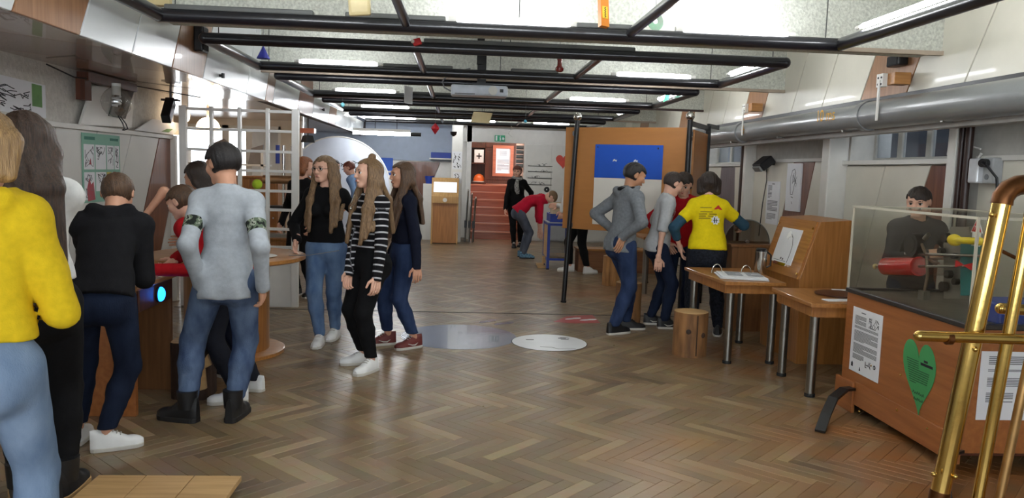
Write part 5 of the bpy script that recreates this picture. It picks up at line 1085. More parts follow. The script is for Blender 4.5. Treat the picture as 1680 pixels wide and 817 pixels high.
BLKC = cloth('black_cloth', (17, 17, 19), .9, .15); NAVY = cloth('navy_cloth', (20, 24, 40), .9, .12)
class Pose: pass
def person(label, H, pel, face, lean=0, twist=0, side=0, head=(0, 0), arms=None, feet=None, fem=False, skin=SK1, top=None, bottom=JN, cuff=1.0, ankle=.03, shoes=('sneaker', SHB, SOLEW), hair=('short', 'dark'), v=.013, hem=-.02, fat=None, attr=None, face_on=True, knees=None, extra=None, hv=None, headroll=0, sitz=None):
    fat = fat or (1.0 if fem else .92)
    a = math.radians(face); fw = V(-math.sin(a), math.cos(a), 0); rt = V(math.cos(a), math.sin(a), 0); Z = V(0, 0, 1)
    Pc = V(pel[0], pel[1], pel[2] if len(pel) > 2 else .523 * H); root = thing('person', label, 'person', (Pc[0], Pc[1], 0))
    S = Pose(); l1, l2 = math.radians(lean * .7), math.radians(lean * 1.25); sd = math.radians(side)
    def up(l): return nrm(math.cos(l) * Z + math.sin(l) * fw + math.sin(sd) * rt)
    U1, U2 = up(l1), up(l2); mid = Pc + U1 * .15 * H; c7 = mid + U2 * .15 * H
    tw = math.radians(twist); rt2 = nrm(rot_about(rt, Z, tw)); rt2 = nrm(rt2 - U2 * np.dot(rt2, U2)); fw2 = nrm(np.cross(U2, rt2)); fw1 = nrm(np.cross(U1, rt))
    sw = (.083 if fem else .090) * H; sh = {s: c7 - U2 * .042 * H + rt2 * sw * k for s, k in (('L', -1), ('R', 1))}
    hip = {s: Pc - Z * .012 * H + rt * .052 * H * k for s, k in (('L', -1), ('R', 1))}
    # head frame
    ya, pi_ = math.radians(face + head[0]), math.radians(head[1]); hf = V(-math.sin(ya), math.cos(ya), 0); hx = V(math.cos(ya), math.sin(ya), 0)
    hz = math.cos(pi_) * Z + math.sin(pi_) * hf; hy = math.cos(pi_) * hf - math.sin(pi_) * Z
    if headroll: q = math.radians(headroll); hx, hz = rot_about(hx, hy, q), rot_about(hz, hy, q)
    ndir = nrm(U2 * .55 + Z * .45 + hz * .25); hc = c7 + ndir * .098 * H + hy * .018 * H; u = .0675 * H
    RM = np.array([hx, hy, hz]); hp = lambda x, y, z: hc + u * (x * hx + y * hy + z * hz)
    tp = lambda x, y, z: c7 + H * (x * rt2 + y * fw2 + z * U2)
    LA1, LA2, LG1, LG2 = .180 * H, .152 * H, .245 * H, .24 * H
    el, wr, hd = {}, {}, {}
    for s, k in (('L', -1), ('R', 1)):
        q = (arms or {}).get(s) or {}
        tgt = np.array(q['hand'], float) if 'hand' in q else tp(k * .15, .05, -.31); pole = q.get('pole', tuple(-fw2 * .8 + rt2 * k * .6))
        el[s], wr[s] = ik(sh[s], tgt, LA1, LA2, pole)
        hd[s] = nrm(np.array(q['dir'], float)) if 'dir' in q else nrm(nrm(wr[s] - el[s]) - .15 * Z)
    kn, an, fy = {}, {}, {}
    for s, k in (('L', -1), ('R', 1)):
        q = (feet or {}).get(s); fx = (q[0], q[1]) if q else (hip[s][0], hip[s][1]); fy[s] = q[2] if q and len(q) > 2 else face; zz = q[3] if q and len(q) > 3 else 0
        ff = V(-math.sin(math.radians(fy[s])), math.cos(math.radians(fy[s])), 0)
        kn[s], an[s] = ik(hip[s], (fx[0], fx[1], .048 * H + zz), LG1, LG2, (knees or {}).get(s, tuple(nrm(ff + fw) + .05 * k * rt)))
    S.__dict__.update(locals())
    # bone lists: (a, b, ra, rb, flat, k)
    g = H * fat; wz = .92 if fem else 1.0
    tors = [(Pc - U1 * .01 * H, Pc + U1 * .05 * H, .090 * g, .086 * g, fw1, .72), (Pc + U1 * .05 * H, mid, .084 * g, .074 * g * wz, fw1, .70), (mid, c7 - U2 * .075 * H, .076 * g * wz, .086 * g * wz, fw2, .70), (c7 - U2 * .07 * H, c7 - U2 * .03 * H, .084 * g * wz, .055 * g, fw2, .66), (sh['L'] + rt2 * .008 * H, sh['R'] - rt2 * .008 * H, .036 * H, .036 * H, fw2, 1), (c7 - U2 * .012 * H, sh['L'] + U2 * .012 * H, .032 * H, .026 * H, None, 1), (c7 - U2 * .012 * H, sh['R'] + U2 * .012 * H, .032 * H, .026 * H, None, 1)]
    neckb = (c7 - U2 * .015 * H, c7 + ndir * .02 * H, .036 * H, .03 * H)
    if fem:
        for k in (-1, 1): tors.append((tp(k * .040, .034, -.105), tp(k * .042, .044, -.11), .036 * H, .034 * H, None, 1))
    armb = {s: [(sh[s], el[s], .030 * H, .0235 * H), (el[s], wr[s], .023 * H, .017 * H)] for s in 'LR'}
    legb = {s: [(hip[s] + U1 * .0, kn[s], .056 * H * fat, .035 * H), (kn[s], kn[s] + (an[s] - kn[s]) * .35 - ff * .004, .034 * H, .034 * H), (kn[s] + (an[s] - kn[s]) * .35, an[s], .034 * H, .022 * H)] for s in 'LR'}
    def lump(P, bones, grow, k):
        d = None
        for b in bones:
            e = seg(P, b[0], b[1], b[2] + grow, b[3] + grow, *(b[4:] if len(b) > 4 else ()))
            d = e if d is None else smin(d, e, k)
        return d
    def bbox(bones, pad):
        pts = np.array([q for b in bones for q in (b[0], b[1])]); r = max(max(b[2], b[3]) for b in bones) + pad; return pts.min(0) - r, pts.max(0) + r
    # ---------------- skin: torso, limbs, neck (coarse) + head + hands (fine), one mesh
    allb = tors + [neckb] + armb['L'] + armb['R'] + legb['L'] + legb['R']
    def f_body(P): return smin(lump(P, allb, -.004 * H, .02), seg(P, c7 - U2 * .02 * H, hc - hz * .3 * u, .031 * H, .030 * H), .02)
    parts = [surf(f_body, *bbox(allb, .02), max(v, .016))]
    def f_head(P):
        Q = (P - hc.astype(np.float32)) @ RM.T.astype(np.float32) / np.float32(u)
        d = ell(Q, (0, -.07, .2), (.70, .90, .80)); d = smin(d, ell(Q, (0, .25, -.38), (.55, .58, .56)), .3)
        d = smin(d, seg(Q, (-.16, .62, -.78), (.16, .62, -.78), .17, .17), .2)
        d = smin(d, seg(Q, (0, .84, .12), (0, .97, -.2), .07, .10), .1); d = smin(d, seg(Q, (-.09, .9, -.23), (.09, .9, -.23), .07, .07), .06)
        d = smin(d, seg(Q, (-.34, .72, .26), (.34, .72, .26), .1, .1), .16)
        for k in (-1, 1):
            d = smax(d, -ell(Q, (k * .3, .92, .07), (.17, .13, .1)), .1)
            d = smin(d, ell(Q, (k * .37, .52, -.16), (.24, .24, .22)), .2)
            e = ell(Q, (k * .73, -.08, .0), (.08, .2, .27)); e = smax(e, -ell(Q, (k * .82, -.04, .03), (.06, .11, .16)), .04); d = smin(d, e, .06)
        d = smin(d, seg(Q, (-.14, .84, -.5), (.14, .84, -.5), .06, .06), .08)
        d = smin(d, seg(Q, (0, -.2, -.3), tuple((RM @ (c7 - U2 * .01 * H - hc)) / u), .47, .50), .18)
        return d * u
    hh = .0055 if v < .014 else .008
    if hv: hh = hv
    parts.append(surf(f_head, np.minimum(hc - 1.3 * u, c7 - .03 * H), np.maximum(hc + 1.3 * u, c7 + .03 * H), hh))
    for s, k in (('L', -1), ('R', 1)):
        w, d = wr[s], hd[s]; hl = .102 * H; q = (arms or {}).get(s) or {}
        pn = np.array(q.get('palm', tuple(-rt2 * k)), float); pn = nrm(pn - d * np.dot(pn, d)); ac = np.cross(d, pn)      # across the palm
        if np.dot(ac, fw2) < 0 and 'palm' not in q: ac = -ac
        thumb = ac * q.get('thumb', 1); curl = q.get('curl', .35)
        B = [(w - d * .02, w + d * hl * .12, .0165 * H, .016 * H)]
        for i in range(4):
            o_ = (1.5 - i) * .0128 * H; base = w + d * hl * .5 + thumb * o_ + pn * .0; B.append((w + d * hl * .1 + thumb * o_ * .7, base, .0085 * H, .0062 * H))
            L_ = hl * (.45, .5, .47, .37)[i]; p = base; dd = d
            for j in range(3):
                dd = rot_about(dd, np.cross(d, pn), curl * (.8 + .4 * j) + i * .03); p2 = p + dd * L_ * (.42, .32, .26)[j]; B.append((p, p2, (.0056 - j * .0005) * H, (.0052 - j * .0006) * H)); p = p2
        tb = w + d * hl * .15 + thumb * .018 * H; t1 = tb + (d * .62 + thumb * .6 + pn * .35) * hl * .26; t2 = t1 + (d * .9 + thumb * .15 + pn * .35) * hl * .24; B += [(tb, t1, .0085 * H, .0065 * H), (t1, t2, .0062 * H, .005 * H)]
        if v < .02: parts.append(surf(lambda P: lump(P, B, 0, .0025), *bbox(B, .004), .0036 if v < .016 else .006))
        else: parts.append(surf(lambda P: lump(P, B, .002, .006), *bbox(B, .004), .008))
    np_mesh('body', parts, skin, root)
    # ---------------- face details
    if face_on:
        for k in (-1, 1):
            e = MB().ball(hp(k * .3, .685, .07), .145 * u, 14, 10).build('eye', EYEW, root, True)
            MB().ball(hp(k * .3, .762, .07), .092 * u, 12, 8).build('iris', IRIS, e, True)
            MB().tube([hp(k * .14, .83, .235), hp(k * .3, .835, .28), hp(k * .46, .74, .24)], .03 * u, 6, rs=[.03 * u, .035 * u, .018 * u]).build('eyebrow', BROWM, root, True)
            MB().tube([hp(k * .18, .80, .12), hp(k * .3, .835, .155), hp(k * .43, .76, .12)], .02 * u, 6).build('eyelash', IRIS, root, True)
        MB().tube([hp(-.17, .82, -.475), hp(-.06, .90, -.45), hp(0, .895, -.46), hp(.06, .90, -.45), hp(.17, .82, -.475)], .03 * u, 6, rs=[.012 * u, .034 * u, .03 * u, .034 * u, .012 * u]).tube([hp(-.16, .82, -.495), hp(0, .895, -.53), hp(.16, .82, -.495)], .04 * u, 6, rs=[.012 * u, .042 * u, .012 * u]).build('lips', LIPM, root, True)
    # ---------------- trousers
    pb = [(Pc - U1 * .01 * H, Pc + U1 * .045 * H, .090 * g, .085 * g, fw1, .74)] + legb['L'] + legb['R']
    if fem: pb[0] = (Pc - U1 * .01 * H, Pc + U1 * .045 * H, .096 * g, .08 * g, fw1, .76)
    loose = S.loose = (extra or {}).get('loose', .008)
    def f_leg(P):
        d = lump(P, pb, loose, .022)
        for s, k in (('L', -1), ('R', 1)): d = smin(d, seg(P, Pc - fw * .028 * H + rt * k * .042 * H - Z * .025 * H, Pc - fw * .026 * H + rt * k * .042 * H - Z * .045 * H, .05 * g, .05 * g), .04)
        z = P[:, 2]; low = np.clip(1 - (z - .05) / (.35 * H), 0, 1)
        d = d + wrinkle(P, 1.7) * (.0025 + .0035 * low) + np.sin(z * 120 + 3 * np.sin(P[:, 0] * 30)) * .0018 * low
        d = np.maximum(d, (P - (Pc + U1 * .06 * H).astype(np.float32)) @ U1.astype(np.float32))
        zc = np.array([an['L'][2], an['R'][2]]); return np.maximum(d, min(zc) + ankle * H - .03 * H - z)
    lo, hi = bbox(pb, .03); lo[2] = max(lo[2], 0)
    np_mesh('trousers', [surf(f_leg, lo, hi, v)], bottom, root)
    # ---------------- upper garment
    T = dict(m=BLKC, grow=.010, sleeve=(1.05, 1.05), neck=.034, hood=None, wr=.005, name='sweater'); T.update(top or {})
    ab = []; cuts = []
    for s in 'LR':
        L_ = LA1 + LA2; e = T['sleeve'][0 if s == 'L' else 1] * L_
        ab.append((sh[s], el[s] if e > LA1 else sh[s] + (el[s] - sh[s]) * e / LA1, .0335 * H, .0255 * H if e > LA1 else .031 * H))
        if e > LA1: ab.append((el[s], el[s] + (wr[s] - el[s]) * (e - LA1) / LA2, .0255 * H, .0195 * H))
    S.ab = ab
    hemP = (Pc + U1 * hem * H).astype(np.float32); U1f = U1.astype(np.float32)
    def f_top(P):
        d = lump(P, tors, T['grow'], .03)
        if hem < .03:
            d = smin(d, seg(P, Pc + U1 * (hem - .02) * H, Pc + U1 * .04 * H, .097 * g + T['grow'], .086 * g + T['grow'], fw1, .76), .03)
            for k in (-1, 1): d = smin(d, seg(P, Pc - fw * .028 * H + rt * k * .042 * H - Z * .0 * H, Pc - fw * .026 * H + rt * k * .042 * H - Z * .045 * H, .048 * g + T['grow'], .05 * g + T['grow']), .04)
        d = np.maximum(d, -((P - hemP) @ U1f))
        for b in ab: d = smin(d, seg(P, b[0], b[1], b[2] + T['grow'] * .5, b[3] + T['grow'] * .5), .022)
        d = smin(d, seg(P, c7 - U2 * .03 * H, c7 + ndir * .012 * H, .045 * H, .036 * H), .03)
        d = d + wrinkle(P) * T['wr'] * (1 + .6 * np.clip(1 - (P - hemP) @ U1f / (.18 * H), 0, 1))
        if T['hood']: 
            for x0, z0, x1, z1, r in ((-.055, -.005, .0, -.03, .026), (.0, -.03, .055, -.005, .026), (-.055, -.0, -.035, .03, .018), (.055, 0, .035, .03, .018)): d = smin(d, seg(P, tp(x0, -.045 if abs(x0) < .05 or r > .02 else .0, z0), tp(x1, -.045 if r > .02 else .03, z1), r * H, r * H), .02)
        d = np.maximum(d, -seg(P, c7 + ndir * .012 * H + fw2 * .006 * H, c7 + ndir * .09 * H + fw2 * .02 * H, T['neck'] * H, (T['neck'] + .03) * H))
        for s in 'LR':
            e = T['sleeve'][0 if s == 'L' else 1]; o_, q = (el[s], nrm(wr[s] - el[s])) if e * (LA1 + LA2) > LA1 else (sh[s], nrm(el[s] - sh[s]))
            en = ab[[i for i, b in enumerate(ab) if np.allclose(b[0], o_)][0]][1]; near = seg(P, o_, en + q * .06, .06, .06); pl = (P - en.astype(np.float32)) @ q.astype(np.float32) - .008
            d = np.where((near < 0) & (pl > -.05), np.maximum(d, pl), d)
        return d
    lo, hi = bbox(tors + ab, .05); S.f_top = f_top
    S.__dict__.update({k_: q_ for k_, q_ in locals().items() if k_ != 'S'})
    at2 = {k: (lambda P, fn=fn: fn(P, S)) for k, fn in (attr or {}).items()} or None
    S.top_obj = np_mesh(T['name'], [surf(f_top, lo, hi, T.get('v', v))], T['m'], root, at2)
    # ---------------- hair
    st_, hc_ = hair[0], hair[1]; opt = hair[2] if len(hair) > 2 else {}
    thick = opt.get('thick', .09); line = opt.get('line', .52); fr = opt.get('front', .12); nape = opt.get('nape', -.42)
    locks = opt.get('locks', []); 
    if st_ == 'long':
        ln = opt.get('len', .2); w_ = opt.get('w', .5)
        locks = locks + [[(x * .8, -.62 + abs(x) * .35, .25), (x * 1.0, -.72 + abs(x) * .3, -.5), ('t', x * .055 * w_ / .5, -.075 + abs(x) * .015, -.02), ('t', x * .06 * w_ / .5, -.085, -ln)] for x in (-.75, -.4, 0, .4, .75)]
    if st_ == 'bob': locks = locks + [[(x * .85, -.55 + abs(x) * .5, .2), (x * .88, -.5 + abs(x) * .5, opt.get('bob', -.75))] for x in (-.9, -.6, -.25, .25, .6, .9)]
    lk = []
    for L_ in locks:
        pts = [tp(*p[1:]) if p[0] == 't' else hp(*p) for p in L_]; n_ = len(pts)
        r0, r1 = opt.get('r', (.26, .1)); lk += [(pts[i], pts[i + 1], (r0 + (r1 - r0) * i / (n_ - 1)) * u, (r0 + (r1 - r0) * (i + 1) / (n_ - 1)) * u) for i in range(n_ - 1)]
    def f_hair(P):
        Q = (P - hc.astype(np.float32)) @ RM.T.astype(np.float32) / np.float32(u)
        d = ell(Q, (0, -.08, .2), (.72 + thick, .93 + thick, .82 + thick))
        az = np.arctan2(Q[:, 0], -Q[:, 1]); tex = np.sin(az * 17 + Q[:, 2] * 2) * .4 + np.sin(az * 31 + 1 + Q[:, 2] * 3) * .35 + np.sin(az * 53 + Q[:, 2] * 9) * .25
        tz = np.sin(Q[:, 0] * 19 + 2 * np.sin(Q[:, 1] * 5)) * .5 + np.sin(Q[:, 0] * 37 + Q[:, 1] * 7) * .4
        face_ = np.maximum(fr - Q[:, 1] + .25 * np.clip(Q[:, 2] - .1, 0, 1), Q[:, 2] - line - opt.get('slope', 0) * Q[:, 0] - .05 * np.sin(Q[:, 0] * 14))
        d = smax(d, -face_, .06)
        ear = ell(Q, (.78, .02, -.02), (.2, .24, .3)); ear2 = ell(Q, (-.78, .02, -.02), (.2, .24, .3))
        if st_ == 'short' : d = smax(smax(d, -ear, .05), -ear2, .05)
        d = smax(d, nape - Q[:, 2] - .25 * np.clip(Q[:, 1] + .3, 0, 1) * (1 if st_ == 'short' else 0), .08)
        d = d * u
        for b in lk: d = smin(d, seg(P, *b[:4]), .03)
        if opt.get('bun'): d = smin(d, ell(Q, opt['bun'], (.27, .27, .22)) * u, .01)
        return d + (tex * .022 + tz * .02 * np.clip(Q[:, 2], 0, 1)) * u * opt.get('tex', 1)
    pts = np.array([hc - 1.3 * u, hc + 1.4 * u] + [q for b in lk for q in (b[0] - .04, b[1] - .04, b[0] + .04, b[1] + .04)]); np_mesh('hair', [surf(f_hair, pts.min(0), pts.max(0), hh * 1.15)], HAIR[hc_], root)
    # ---------------- shoes
    for s, k in (('L', -1), ('R', 1)): shoe(root, an[s], fy[s], H, shoes)
    return S
def shoe(root, an, yaw, H, shoes):
    kind, m, sm = shoes[:3]; a = math.radians(yaw); f = V(-math.sin(a), math.cos(a), 0); r = V(math.cos(a), math.sin(a), 0); L = .162 * H; z0 = an[2] - .048 * H
    w = lambda t: L * (.118 + .055 * math.sin(min(1, t / .72) * math.pi * .55)) * (1 - max(0, (t - .8) / .2) ** 2.2 * .62) * (1 - max(0, (.1 - t) / .1) ** 2 * .4)
    hgt = .062 * H if kind != 'boot' else .075 * H
    sole = .022 if kind != 'boot' else .03
    top = lambda t: sole + (hgt * .95 if t < .34 else (hgt * .95 + (.026 * H - hgt * .95) * min(1, (t - .34) / .36)) if t < .7 else .026 * H * (1 - ((t - .7) / .3) ** 3 * .55))
    o = V(an[0], an[1], z0) - f * L * .26; n, m_ = 18, 16; P = []
    ts = np.linspace(0, 1, n)
    for t in ts:
        W, T = w(t), top(t)
        for i in range(m_):
            q = math.pi * 2 * i / m_; c, s_ = math.cos(q), math.sin(q); zz = sole + (T - sole) * max(0, s_) ** .75 if s_ > 0 else sole - .004
            x = W * (abs(c) ** .7) * (1 if c > 0 else -1) * (1 - .35 * max(0, (zz - sole) / (T - sole + 1e-6)) ** 2 * (1 if t < .5 else .6)); P.append(o + f * L * t + r * x + V(0, 0, zz))
    F = [(i * m_ + k, (i + 1) * m_ + k, (i + 1) * m_ + (k + 1) % m_, i * m_ + (k + 1) % m_) for i in range(n - 1) for k in range(m_)] + [tuple(range(m_)), tuple(range(n * m_ - 1, (n - 1) * m_ - 1, -1))]
    ob = MB().add(P, [q[::-1] for q in F]).build('boot' if kind == 'boot' else 'shoe', m, root, True)
    poly = [o + f * L * t + r * (w(t) + .004) for t in ts] + [o + f * L * t - r * (w(t) + .004) for t in ts[::-1]]
    MB().prism(poly, (0, 0, sole)).build('sole', sm, ob, bevel=.004)
    if kind == 'boot': MB().lathe([(.032 * H, .02), (.034 * H, .07), (.036 * H, .125)], an - V(0, 0, .02) , n=20).build('shaft', m, ob, True)
    else:
        for t in (.42, .49, .56): MB().tube([o + f * L * t - r * w(t) * .5 + V(0, 0, top(t) * .97), o + f * L * (t + .02) + V(0, 0, top(t) + .003), o + f * L * t + r * w(t) * .5 + V(0, 0, top(t) * .97)], .0035, 5).build('lace', SOLEW if len(shoes) < 4 else shoes[3], ob, True)
        if len(shoes) > 4 and shoes[4]:
            for k in (-1, 1):
                pts = [o + f * L * t + r * k * (w(t) * q + .0025) + V(0, 0, z) for t, q, z in ((.22, .95, .05), (.34, 1.0, .034), (.46, 1.0, .036), (.62, .97, .05))]; MB().tube(pts, .005, 5, rs=[.0015, .006, .005, .0015]).build('side_mark', shoes[4], ob, True)
# ================================================================== the people
def along(P, S):
    """distance along the arm on sleeves (+10), height along the torso elsewhere"""
    dt = np.min([seg(P, *b[:4]) for b in S.tors[:4]], 0); out = (P - S.Pc.astype(np.float32)) @ S.U1.astype(np.float32)
    for s in 'LR':
        e1 = seg(P, S.sh[s], S.el[s], .03, .03); e2 = seg(P, S.el[s], S.wr[s], .03, .03); d1 = nrm(S.el[s] - S.sh[s]); d2 = nrm(S.wr[s] - S.el[s])
        a1 = (P - S.sh[s].astype(np.float32)) @ d1.astype(np.float32); a2 = S.LA1 + (P - S.el[s].astype(np.float32)) @ d2.astype(np.float32)
        a = np.where(e1 < e2, a1, a2); m = (np.minimum(e1, e2) < dt) & (a > .04); out = np.where(m, 10 + a, out)
    return out
def ramp_mat(name, base, build):
    m = mat(name, base, .9, 0, .08, 40, .15, 250, spec=.2); nt = m.node_tree; b = nt.nodes['Principled BSDF']; src = b.inputs['Base Color'].links[0].from_socket
    a = nt.nodes.new('ShaderNodeAttribute'); a.attribute_name = 'along'; fac, col = build(nt, a.outputs['Fac'])
    mx = nt.nodes.new('ShaderNodeMix'); mx.data_type = 'RGBA'; nt.links.new(fac, mx.inputs[0]); nt.links.new(src, mx.inputs[6])
    if isinstance(col, tuple): mx.inputs[7].default_value = col
    else: nt.links.new(col, mx.inputs[7])
    nt.links.new(mx.outputs[2], b.inputs['Base Color']); return m
def math_n(nt, op, a, b=None, c=None):
    n = nt.nodes.new('ShaderNodeMath'); n.operation = op
    for i, q in enumerate((a, b, c)):
        if q is None: continue
        if isinstance(q, (int, float)): n.inputs[i].default_value = q
        else: nt.links.new(q, n.inputs[i])
    return n.outputs[0]
def stripes(nt, s): return math_n(nt, 'LESS_THAN', math_n(nt, 'FRACT', math_n(nt, 'MULTIPLY', s, 1 / .047)), .24), rgb(186, 186, 190)
def camo(nt, s):
    f = math_n(nt, 'MULTIPLY', math_n(nt, 'GREATER_THAN', s, 10.13), math_n(nt, 'LESS_THAN', s, 10.2))
    t = nt.nodes.new('ShaderNodeTexCoord'); n = nt.nodes.new('ShaderNodeTexNoise'); n.inputs['Scale'].default_value = 26; nt.links.new(t.outputs['Object'], n.inputs['Vector']); r = nt.nodes.new('ShaderNodeValToRGB'); r.color_ramp.interpolation = 'CONSTANT'
    e = r.color_ramp.elements; e[0].color = rgb(34, 38, 34); e[1].position = .45; e[1].color = rgb(92, 104, 86); k = e.new(.56); k.color = rgb(150, 156, 140); k = e.new(.64); k.color = rgb(30, 32, 30); nt.links.new(n.outputs['Fac'], r.inputs[0]); return f, r.outputs[0]
STRIPE = ramp_mat('striped_knit', (20, 19, 22), stripes); GREYC = ramp_mat('grey_camo_shirt', (166, 172, 178), camo)
YELH = cloth('yellow_sweat', (226, 192, 34), .9, .08); WHK = cloth('white_knit', (214, 214, 212), .9, .05); HOODK = cloth('black_hoodie', (24, 24, 27), .9, .15)
REDC = cloth('red_sweat', (168, 22, 30), .9, .1); CRIM = cloth('crimson_hoodie', (186, 26, 52), .9, .08); GREYH = cloth('grey_fleece', (116, 120, 124), .95, .15); GREYT = cloth('grey_tee', (176, 178, 180), .9, .06)
YELT = cloth('yellow_tee', (228, 204, 20), .85, .06); TEALC = cloth('petrol_sleeve', (44, 74, 92), .9, .1); BLUEC = cloth('blue_sweat', (34, 52, 150), .9, .1); DARKG = cloth('dark_grey_shirt', (52, 48, 52), .9, .12); GREYJ = denim('grey_jeans', (66, 72, 84), (96, 102, 116)); DNB = cloth('dark_jersey', (30, 32, 40), .9, .1); SPECK = mat('speckled_trousers', (20, 22, 28), .85, 0, .0, 60, col2=(40, 44, 54), spec=.2)
FRONT = [[(k * .72, .12, .35), (k * .8, .14, -.5), ('t', k * .058, .07, -.06), ('t', k * .06, .095, -.22)] for k in (-1, 1)] + [[(k * .78, -.15, .2), (k * .9, -.05, -.6), ('t', k * .078, .045, -.06), ('t', k * .080, .08, -.19)] for k in (-1, 1)] + [[(k * .7, -.4, .1), (k * .9, -.3, -.7), ('t', k * .09, .0, -.06), ('t', k * .095, .05, -.155)] for k in (-1, 1)]
def A(px, py, Y): return tuple(at(px, py, Y))
# --- far left: yellow hoodie (back to the camera)
person('person in a yellow hoodie and pale blue jeans at the left edge, seen from behind', 1.66, (-1.46, 2.42), 12, lean=5, head=(-8, 18), top=dict(m=YELH, grow=.022, hood=True, name='hoodie', neck=.05), bottom=JL, hair=('bob', 'blond', dict(bob=-.75, thick=.14, nape=-1, r=(.3, .2))), arms={'R': dict(hand=(-1.38, 2.7, 1.16), pole=(.35, -.1, -1)), 'L': dict(hand=(-1.7, 2.8, 1.1))}, feet={'L': (-1.57, 2.45, 10), 'R': (-1.36, 2.5, 5)}, fem=True, hem=.04, fat=.98, face_on=False, shoes=('sneaker', SHW, SOLEW), skin=SK1)
# --- long dark hair, white sweater
person('person with very long dark hair, white sweater and black leggings', 1.70, (-1.80, 3.38), 35, lean=2, head=(20, 8), fem=True, top=dict(m=WHK, grow=.012), bottom=BLKC, hair=('long', 'chestnut', dict(len=.3, r=(.34, .16), w=.62)), arms={'R': dict(hand=(-1.98, 3.7, 1.05), pole=(.3, -.9, -.3)), 'L': dict(hand=(-2.1, 3.7, 1.0))}, feet={'L': (-1.86, 3.36, 30), 'R': (-1.71, 3.42, 5)}, shoes=('boot', SHB, mat('platform_sole', (176, 140, 92), .7)), hem=.05, face_on=False)
# --- black hoodie leaning over the counter
person('person in a black hoodie and dark jeans leaning over the counter, back turned', 1.54, (-1.80, 4.0), 8, lean=34, head=(5, 30), top=dict(m=HOODK, grow=.022, hood=True, name='hoodie'), bottom=JD, hair=('short', 'brown', dict(nape=-.5, thick=.07)), arms={'R': dict(hand=(-1.76, 4.44, .84), pole=(.35, -.8, -.4)), 'L': dict(hand=(-2.1, 4.6, .83))}, feet={'L': (-1.98, 4.1, 10), 'R': (-1.8, 4.0, -62)}, shoes=('sneaker', SHW, SOLEW), ankle=.055, hem=-.01, face_on=False, skin=SK2)
# --- grey long sleeve boy, back
person('boy in a grey long sleeve shirt with camouflage bands and faded jeans, back turned', 1.63, (-1.32, 4.48, .845), -2, lean=2, head=(55, 14), top=dict(m=GREYC, grow=.014, v=.0095, wr=.0065, name='shirt'), attr={'along': along}, bottom=JM, hair=('short', 'black', dict(thick=.12, line=.4)), arms={'R': dict(hand=A(431, 468, 4.42), pole=(.35, -1, 0)), 'L': dict(hand=A(326, 460, 4.42), pole=(-.1, -1, 0), curl=.8)}, feet={'L': (-1.54, 4.47, 72), 'R': (-1.29, 4.5, -5)}, shoes=('boot', SHB, SOLEB), ankle=.06, hem=-.07, extra=dict(loose=.014), v=.011, skin=SK2, fat=.88)
# --- red sweater boy bending to the left
person('boy in a red sweater bending over the counter behind the grey shirt boy', 1.50, (-1.44, 5.0, .77), 70, lean=40, head=(4, 26), top=dict(m=REDC, grow=.018), bottom=DNB, hair=('short', 'brown', dict(thick=.1, line=.42)), arms={'L': dict(hand=A(262, 443, 4.82), pole=(.1, -.3, -.9)), 'R': dict(hand=(-1.85, 5.2, .86))}, feet={'L': (-1.36, 4.84, 105), 'R': (-1.32, 5.1, 70)}, shoes=('sneaker', SHW, SOLEW), hem=-.02, skin=SK1)
# --- dark haired girl reaching left behind
person('person in dark clothes reaching a bare arm to the left behind the red sweater', 1.56, (-1.66, 5.52), 55, lean=22, head=(6, 22), fem=True, top=dict(m=DNB, grow=.014, sleeve=(.35, .35), name='top'), bottom=BLKC, hair=('long', 'dark', dict(len=.02, r=(.3, .2))), arms={'L': dict(hand=A(232, 362, 5.2), pole=(.2, -.3, .8)), 'R': dict(hand=(-1.9, 5.6, .95))}, feet={'L': (-1.58, 5.42, 60), 'R': (-1.55, 5.64, 60)}, skin=SK2)
# --- three girls walking
GL = person('girl with glasses and long straight hair in a black sweater and ripped blue jeans', 1.59, (-1.11, 6.56), 168, lean=0, head=(-20, 2), fem=True, top=dict(m=BLKC, grow=.012), bottom=denim('denim_washed', (70, 96, 136), (112, 138, 172)), hair=('long', 'light', dict(len=.12, locks=FRONT, r=(.28, .155), line=.62)), arms={'R': dict(hand=A(487, 392, 6.4), pole=(-.7, .8, -.3), dir=(-.1, -.4, -.8)), 'L': dict(hand=(-.93, 6.72, .84))}, feet={'R': (-1.145, 6.48, 178), 'L': (-1.06, 6.75, 170)}, shoes=('sneaker', SHW, SOLEW), hem=.02, v=.011)
t = thing('eyeglasses', 'dark rimmed glasses worn by the girl in the black sweater', 'glasses', GL.hp(0, .95, .07))
for k in (-1, 1):
    MB().tube([GL.hp(k * .31 + .2 * math.cos(a), .90 - .06 * abs(math.cos(a)) * (1 if math.cos(a) * k > 0 else 0), .05 + .135 * math.sin(a)) for a in np.linspace(0, 2 * math.pi, 20)], .018 * GL.u, 6, cap=False).build('rim', BLACK, t, True)
    MB().tube([GL.hp(k * .51, .84, .09), GL.hp(k * .74, .5, .1), GL.hp(k * .78, .0, .08)], .016 * GL.u, 6).build('temple', BLACK, t, True)
MB().tube([GL.hp(-.11, .93, .08), GL.hp(0, .97, .1), GL.hp(.11, .93, .08)], .016 * GL.u, 6).build('bridge', BLACK, t, True)
ST = person('girl with a top knot in a black and white striped sweater and black trousers', 1.57, (-.645, 5.74), 128, lean=0, head=(-8, 0), fem=True, top=dict(m=STRIPE, grow=.008, v=.0085, wr=.002), attr={'along': along}, bottom=BLKC, hair=('long', 'light', dict(len=.17, w=.6, bun=(0, -.25, 1.2), line=.7, locks=FRONT, r=(.28, .155))), arms={'L': dict(hand=A(618, 462, 5.5), pole=(1, .3, 0)), 'R': dict(hand=A(571, 452, 5.7), pole=(-.3, .9, 0))}, feet={'L': (-.62, 5.64, 148), 'R': (-.70, 5.86, 110)}, shoes=('sneaker', SHW, SOLEW), hem=.055, ankle=.05, v=.011)
